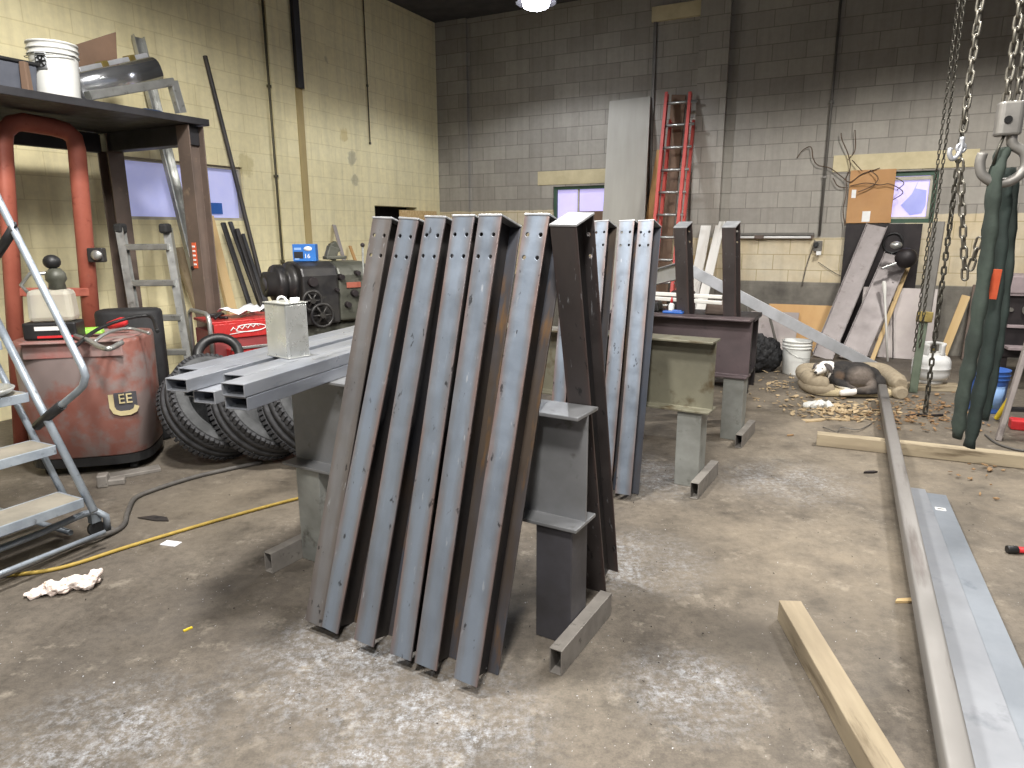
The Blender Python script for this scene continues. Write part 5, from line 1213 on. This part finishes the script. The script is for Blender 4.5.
q = fl(753, 378); tag(MB().prism([(-.14, 0), (.14, 0), (.1, .3), (-.02, .42)], -.006, .006, Matrix.Rotation(PI / 2, 4, 'X')).build('plate_offcut', M['chan'], None, 0, Matrix.Translation(fl(752, 372) + V((0, .1, 0))) @ Matrix.Rotation(rad(-30), 4, 'Z') @ Matrix.Rotation(rad(-14), 4, 'X')), 'grey pointed plate offcut leaning just right of the far trestle', 'plate')
b = fl(779, 354); a = at(769, 314, b.y + .05)
stretch('steel_bar', b + UP * .004, a, rnd(.03, .03, .008, 2), M['conduit'], 'thin grey upright bar standing left of the white floor bucket', 'bar')
blobby('black_bag', [((0, 0, .14), (.22, .16, .15)), ((.15, .05, .12), (.16, .14, .13)), ((-.14, .04, .1), (.14, .13, .11))], M['tarp'], 'black plastic bag slumped on the floor behind the far trestle', 'bag', Matrix.Translation(fl(757, 370) + V((-.14, -.1, 0))) @ Matrix.Diagonal((1.3, 1, 1.5, 1)), .06)

# chip and leaf litter by the dog: too many to count
def litter(name, region, n, s0, s1, m, label, seed, cat='litter', th=.006):
    rn = random.Random(seed); b = MB()
    for i in range(n):
        px = rn.gauss(region[0], region[2]); py = rn.gauss(region[1], region[3]); py = max(py, 352)
        p = fl(px, py); s = rn.uniform(s0, s1); k = rn.randint(4, 6); a0 = rn.uniform(0, PI); e = rn.uniform(.25, .8)
        po = []
        for j in range(k):
            a = 2 * PI * j / k; rr = s * rn.uniform(.6, 1.1); x, y = rr * math.cos(a), rr * math.sin(a) * e
            po.append((x * math.cos(a0) - y * math.sin(a0), x * math.sin(a0) + y * math.cos(a0)))
        m4 = Matrix.Translation(p + UP * rn.uniform(.004, .02)) @ Matrix.Rotation(rn.uniform(-.35, .35), 4, 'X') @ Matrix.Rotation(rn.uniform(-.35, .35), 4, 'Y')
        b.prism(po, 0, th * rn.uniform(.4, 1.2), m4)
    o = b.build(name, m); return tag(o, label, cat, kind='stuff')
litter('wood_chip_litter', (845, 411, 28, 6), 230, .012, .05, M['chip'], 'pale wood chips and torn card strewn on the floor in front of the dog bed', 11)
litter('leaf_litter', (915, 414, 34, 9), 260, .008, .035, M['leaf'], 'brown leaf and bark litter on the floor right of the dog bed', 12)
litter('shaving_litter', (780, 385, 22, 8), 90, .01, .04, M['chip'], 'scattered shavings on the floor below the white floor bucket', 13)
litter('swarf_litter', (430, 640, 260, 90), 260, .0015, .004, M['light'], 'tiny bright metal swarf sprinkled over the concrete floor', 14, th=.001)
litter('grit_litter', (620, 540, 260, 110), 300, .0015, .005, M['stove'], 'tiny dark grit crumbs sprinkled over the concrete floor', 15, th=.002)
litter('splinter_litter', (985, 470, 22, 12), 26, .008, .03, M['leaf'], 'few wood splinters on the floor beyond the flat bars', 16)
for i, (px, py, s, a, m, lab) in enumerate(((815, 421, .11, .3, 'chip', 'long pale cardboard scrap lying in front of the wood chips'), (838, 420, .09, -.4, 'chip', 'folded cardboard scrap in the middle of the wood chips'), (790, 436, .03, .2, 'leaf', 'small brown scrap on the floor left of the crosswise timber'),
                                         (905, 602, .05, .1, 'woodv', 'small pale stick lying against the long square tube'), (870, 473, .05, .1, 'stove', 'dark bark sliver lying left of the square tube'))):
    q = fl(px, py); tag(MB().prism([(-s, -s * .16), (s * .3, -s * .3), (s, -s * .05), (s * .7, s * .25), (-s * .6, s * .22)], .002, .012).build('floor_scrap', M[m], None, 0, Matrix.Translation(q) @ Matrix.Rotation(a, 4, 'Z')), lab, 'scrap')
q = fl(818, 408); blobby('plastic_wrap', [((0, 0, .03), (.1, .05, .035)), ((.07, .01, .02), (.06, .05, .03)), ((-.08, 0, .02), (.05, .04, .03))], M['whitep'], 'crumpled white plastic wrap lying among the chips before the dog', 'wrap', Matrix.Translation(q + UP * .005), .05, 4)
q = fl(925, 417); tag(MB().tube(bez([q + V((-.17, -.02, .012)), q + V((-.06, .02, .016)), q + V((.05, .01, .012)), q + V((.16, .02, .012))], 6), .011, 7).build('bark_stick', M['stove'], None), 'dark stick on the floor just under the hanging chain', 'stick')
tag(MB().tube(bez([fl(823, 428) + UP * .008, fl(836, 438) + UP * .05, fl(841, 431, .0) + UP * .03, fl(858, 432) + UP * .02, fl(872, 424) + UP * .006], 6), .004, 5).build('thin_wire', M['conduit']), 'thin dark wire lying along the near side of the chips', 'wire')

# hanging chains
def chain(name, top, bottom, pitch, r, m, label, group=None, twist=0.0, path=None):
    b = MB(); L = (bottom - top).length; n = int(L / pitch); d = (bottom - top).normalized()
    lw = pitch * .52; ll = pitch * .62 + r
    link = [V((lw * .5 * math.cos(a) * 1.0, 0, (pitch * .33 if math.sin(a) > 0 else -pitch * .33) + lw * .5 * math.sin(a))) for a in [2 * PI * i / 12 for i in range(12)]]
    pts = path or None
    for i in range(n):
        c = top + d * (pitch * (i + .5)); fr = look(c, c + d, RX)
        b.tube(link, r, 6, fr @ Matrix.Rotation((PI / 2 if i % 2 else 0) + twist * i + .5, 4, 'Z'), closed=True)
    return tag(b.build(name, m), label, 'chain', group)
def drop(px, py, X, z0, z1): pass
cA = at(925, 418, 5.3)
def vchain(name, px0, pyb, Y, pitch, r, m, label, dx=0.0, group=None, twist=0.0):
    b = at(px0, pyb, Y); return chain(name, V((b.x, b.y, CEIL - .02)), b, pitch, r, m, label, group, twist)
G = 'hanging hoist chains'
vchain('hanging_chain', 914, 352, 5.42, .036, .0038, M['darkchain'], 'thin left strand of the pair of fine chains hanging at the right', group=G)
vchain('hanging_chain', 919, 352, 5.38, .036, .0038, M['darkchain'], 'thin right strand of the pair of fine chains hanging at the right', group=G)
vchain('hanging_chain', 924.5, 417, 5.3, .055, .008, M['darkchain'], 'long twisted chain hanging lowest, down to the stick on the floor', group=G, twist=.12)
hk = at(961, 148, 2.75)
chain('hanging_chain', V((hk.x, hk.y, CEIL - .02)), hk + UP * .04, .042, .005, M['chain'], 'bright heavy chain hanging to the open steel hook', G)
t = thing('chain_hook', 'small bright steel grab hook joining two heavy chains', 'hook', hk)
MB().tube(bez([(0, 0, .04), (-.0, 0, .0), (-.012, 0, -.03), (-.03, 0, -.04), (-.042, 0, -.02), (-.04, 0, .0)], 5), .009, 8).build('hook_body', M['light'], t)
MB().tube(arc((0, 0, .0), .016, 0, 2 * PI, 12), .006, 6).build('eye', M['light'], t)
lo = at(965, 281, 2.75)
chain('hanging_chain', hk + V((0.003, -.0, -.045)), lo, .042, .0046, M['chain'], 'heavy open link chain hanging from the grab hook to the loop end', G)
up2 = at(980, 238, 2.72)
chain('hanging_chain', up2, lo + V((.01, 0, .02)), .042, .0046, M['chain'], 'short heavy chain rising right from the loop end to the sling', G)
# hook block, hook, load chain, sling
hb = at(1009, 119, 2.5)
t = thing('hook_block', 'cast grey hook block with a big crane hook at the upper right', 'hook block', hb, rad(-20))
MB().prism(rnd(.078, .06, .018, 4), -.056, .056).build('block', M['hook'], t, .008)
MB().cyl((-.01, -.036, -.005), (-.01, -.03, -.005), .012, 14).build('painted_bolt_hole', M['dark'], t)  # hole drawn as a disc, its darkness in the colour
MB().tube(bez([(.015, 0, -.05), (.022, 0, -.085), (.06, 0, -.115), (.068, 0, -.165), (.036, 0, -.205), (-.012, 0, -.212), (-.055, 0, -.185), (-.068, 0, -.145), (-.064, 0, -.11)], 5), .017, 12, radii=None).build('crane_hook', M['hook'], t)
MB().tube([(-.01, -.01, -.055), (-.022, -.01, -.1), (-.03, -.01, -.15)], .005, 6).build('latch_chain', M['darkchain'], t)
HBt = hb + UP * .055
for s, lab in ((-.6, 'left strand of the heavy load chain above the hook block'), (.6, 'right strand of the heavy load chain above the hook block')):
    chain('hanging_chain', V((HBt.x + s * .026, HBt.y, CEIL - .02)), HBt - UP * .03 + RX * s * .026, .04, .0055, M['chain'], lab, 'load chain strands')
def strap(name, pts, w, m, label, tags=None):
    P = bez([at(x, y, Y) for x, y, Y in pts], 6); b = MB(); k = len(P)
    rn = random.Random(len(pts) * 7); rr = [w * (1 + .12 * math.sin(i * 1.7) + rn.uniform(-.05, .05)) * (1 if i < k - 2 else .8) for i in range(k)]
    b.tube(P, w, 12, None, False, rr, .55); o = b.build(name, m); return tag(o, label, 'sling', 'sling strands on the crane hook')
strap('hanging_sling', [(1003, 150, 2.52), (995, 180, 2.5), (990, 230, 2.5), (982, 290, 2.5), (972, 350, 2.5), (963, 395, 2.5), (957, 438, 2.5)], .034, M['sling'], 'front green sling strand hanging down to the left')
s2 = strap('hanging_sling', [(1008, 168, 2.58), (1002, 220, 2.58), (996, 290, 2.58), (988, 350, 2.58), (978, 400, 2.58), (969, 447, 2.58)], .034, M['slingdk'], 'dark green middle sling strand, hanging lowest and carrying the orange tag')
strap('hanging_sling', [(1013, 175, 2.7), (1010, 240, 2.7), (1003, 310, 2.7), (994, 370, 2.7), (984, 420, 2.7)], .026, M['slingdk'], 'dark rear sling strand at the right')
a, b = at(993, 269, 2.53), at(987, 299, 2.53)
fr = look(b, a, V((1, -.2, 0))); tg = MB().box((0, 0, (a - b).length / 2), (.062, .006, (a - b).length)).build('sling_tag', M['tag'], s2, .002); tg.matrix_world = fr

# things along the right edge
p = at(1032, 345, 6.5); 
t = thing('iron_stove', 'black iron machine with pinkish top standing at the right edge', 'machine', (p.x + .12, p.y + .25, 0), rad(-20))
MB().box((0.1, 0, .62), (.75, .5, .62)).build('body', M['stove'], t, .01); MB().box((.1, 0, 1.02), (.85, .6, .16)).build('top', M['mauve'], t, .008)
MB().box((.1, -.02, .93), (.8, .54, .03)).box((.1, -.262, .62), (.7, .03, .03)).build('ledge', M['mauve'], t, .004)
MB().cyl((-.1, -.28, .78), (-.1, -.25, .78), .05, 18).build('dial', M['conduit'], t); MB().cyl((-.24, -.28, .78), (-.24, -.25, .78), .02, 12).build('knob', M['conduit'], t)
MB().box((.1, -.2, .42), (.7, .4, .03)).build('shelf', M['mauve'], t, .004)
for x in (-.22, .42):
    for y in (-.2, .2): MB().box((x, y, .155), (.05, .05, .31)).build('leg', M['stove'], t)
t = thing('wooden_stepladder', 'grey painted stepladder legs standing at the right edge before the blue bucket', 'stepladder')
a, b = at(1030, 335, 4.9), fl(998, 440); b.z = .002
MB().section(rnd(.07, .035, .004, 1), b, b + (a - b) * 1.6).build('leg', M['sheet'], t, .002)
a3, b3_ = at(1060, 340, 4.9), fl(1042, 440) + V((0, 0, .002)); b3_.z = .002
MB().section(rnd(.07, .035, .004, 1), b3_, b3_ + (a3 - b3_) * 1.6).build('leg', M['sheet'], t, .002)
MB().section(rnd(.05, .03, .004, 1), b + (a - b) * .3, b3_ + (a3 - b3_) * .3).build('rung', M['blackst'], t, .002); MB().section(rnd(.05, .03, .004, 1), b + (a - b) * .8, b3_ + (a3 - b3_) * .8).build('rung', M['blackst'], t, .002)
a, b = at(1010, 398, 5.3), fl(996, 420) + UP * .015
stretch('yellow_broomstick', b, a, rnd(.035, .035, .014, 3), M['yellow2'], 'yellow tool handle leaning behind the stepladder by the blue bucket', 'tool')
q = fl(1022, 431); tag(MB().box((0, 0, .04), (.16, .12, .08)).build('red_toolbox', M['redcap'], None, .012, Matrix.Translation((q.x + .03, q.y + .05, .001)) @ Matrix.Rotation(A, 4, 'Z')), 'small bright red box on the floor at the right edge', 'box')
hose('floor_cable', [(985, 436), (1000, 446), (1030, 452), (1060, 440)], .008, M['hose_k'], 'thin grey cable looping on the floor round the stepladder foot', 'cable')
# ================================================================== light and camera
def lamp(name, loc, energy, r=.2, ang=150, blend=.3, col=(1, .97, .92), tgt=None):
    l = bpy.data.lights.new(name, 'SPOT'); l.energy = energy; l.shadow_soft_size = r; l.spot_size = rad(ang); l.spot_blend = blend; l.color = col
    o = bpy.data.objects.new(name, l); C.objects.link(o); o.location = loc
    if tgt: o.rotation_euler = (V(tgt) - V(loc)).to_track_quat('-Z', 'Y').to_euler()
    return o
lamp('bay_light_corner', lp + V((0, 0, -.06)), 300, .15, 150, .3, (.92, .95, 1))
lamp('bay_light_front', (-.1, .15, CEIL - .35), 900, .25, 150, .25)
lamp('bay_light_mid', (1.9, 2.6, CEIL - .35), 380, .25, 150, .25)
lamp('bay_light_left', (-1.2, 2.6, CEIL - .35), 950, .25, 168, .2)
lamp('bay_light_right', (4.0, 5.0, CEIL - .35), 680, .25, 150, .25)
lamp('bay_light_behind', (-1.0, -2.2, CEIL - .35), 420, .3, 150, .3)
w = bpy.data.worlds.new('World'); bpy.context.scene.world = w; w.use_nodes = True
w.node_tree.nodes['Background'].inputs[0].default_value = (.75, .82, 1, 1); w.node_tree.nodes['Background'].inputs[1].default_value = .22
cam = bpy.data.cameras.new('Camera'); co = bpy.data.objects.new('Camera', cam); C.objects.link(co)
cam.sensor_width = 36; cam.lens = F / 1024 * 36; cam.clip_end = 100; cam.clip_start = .02
co.matrix_world = frame(EYE, CX, CU, -FW)
sc = bpy.context.scene; sc.camera = co
sc.view_settings.view_transform = 'Standard'; sc.view_settings.look = 'None'; sc.view_settings.gamma = 1; sc.view_settings.exposure = 0
sc.view_settings.use_curve_mapping = False
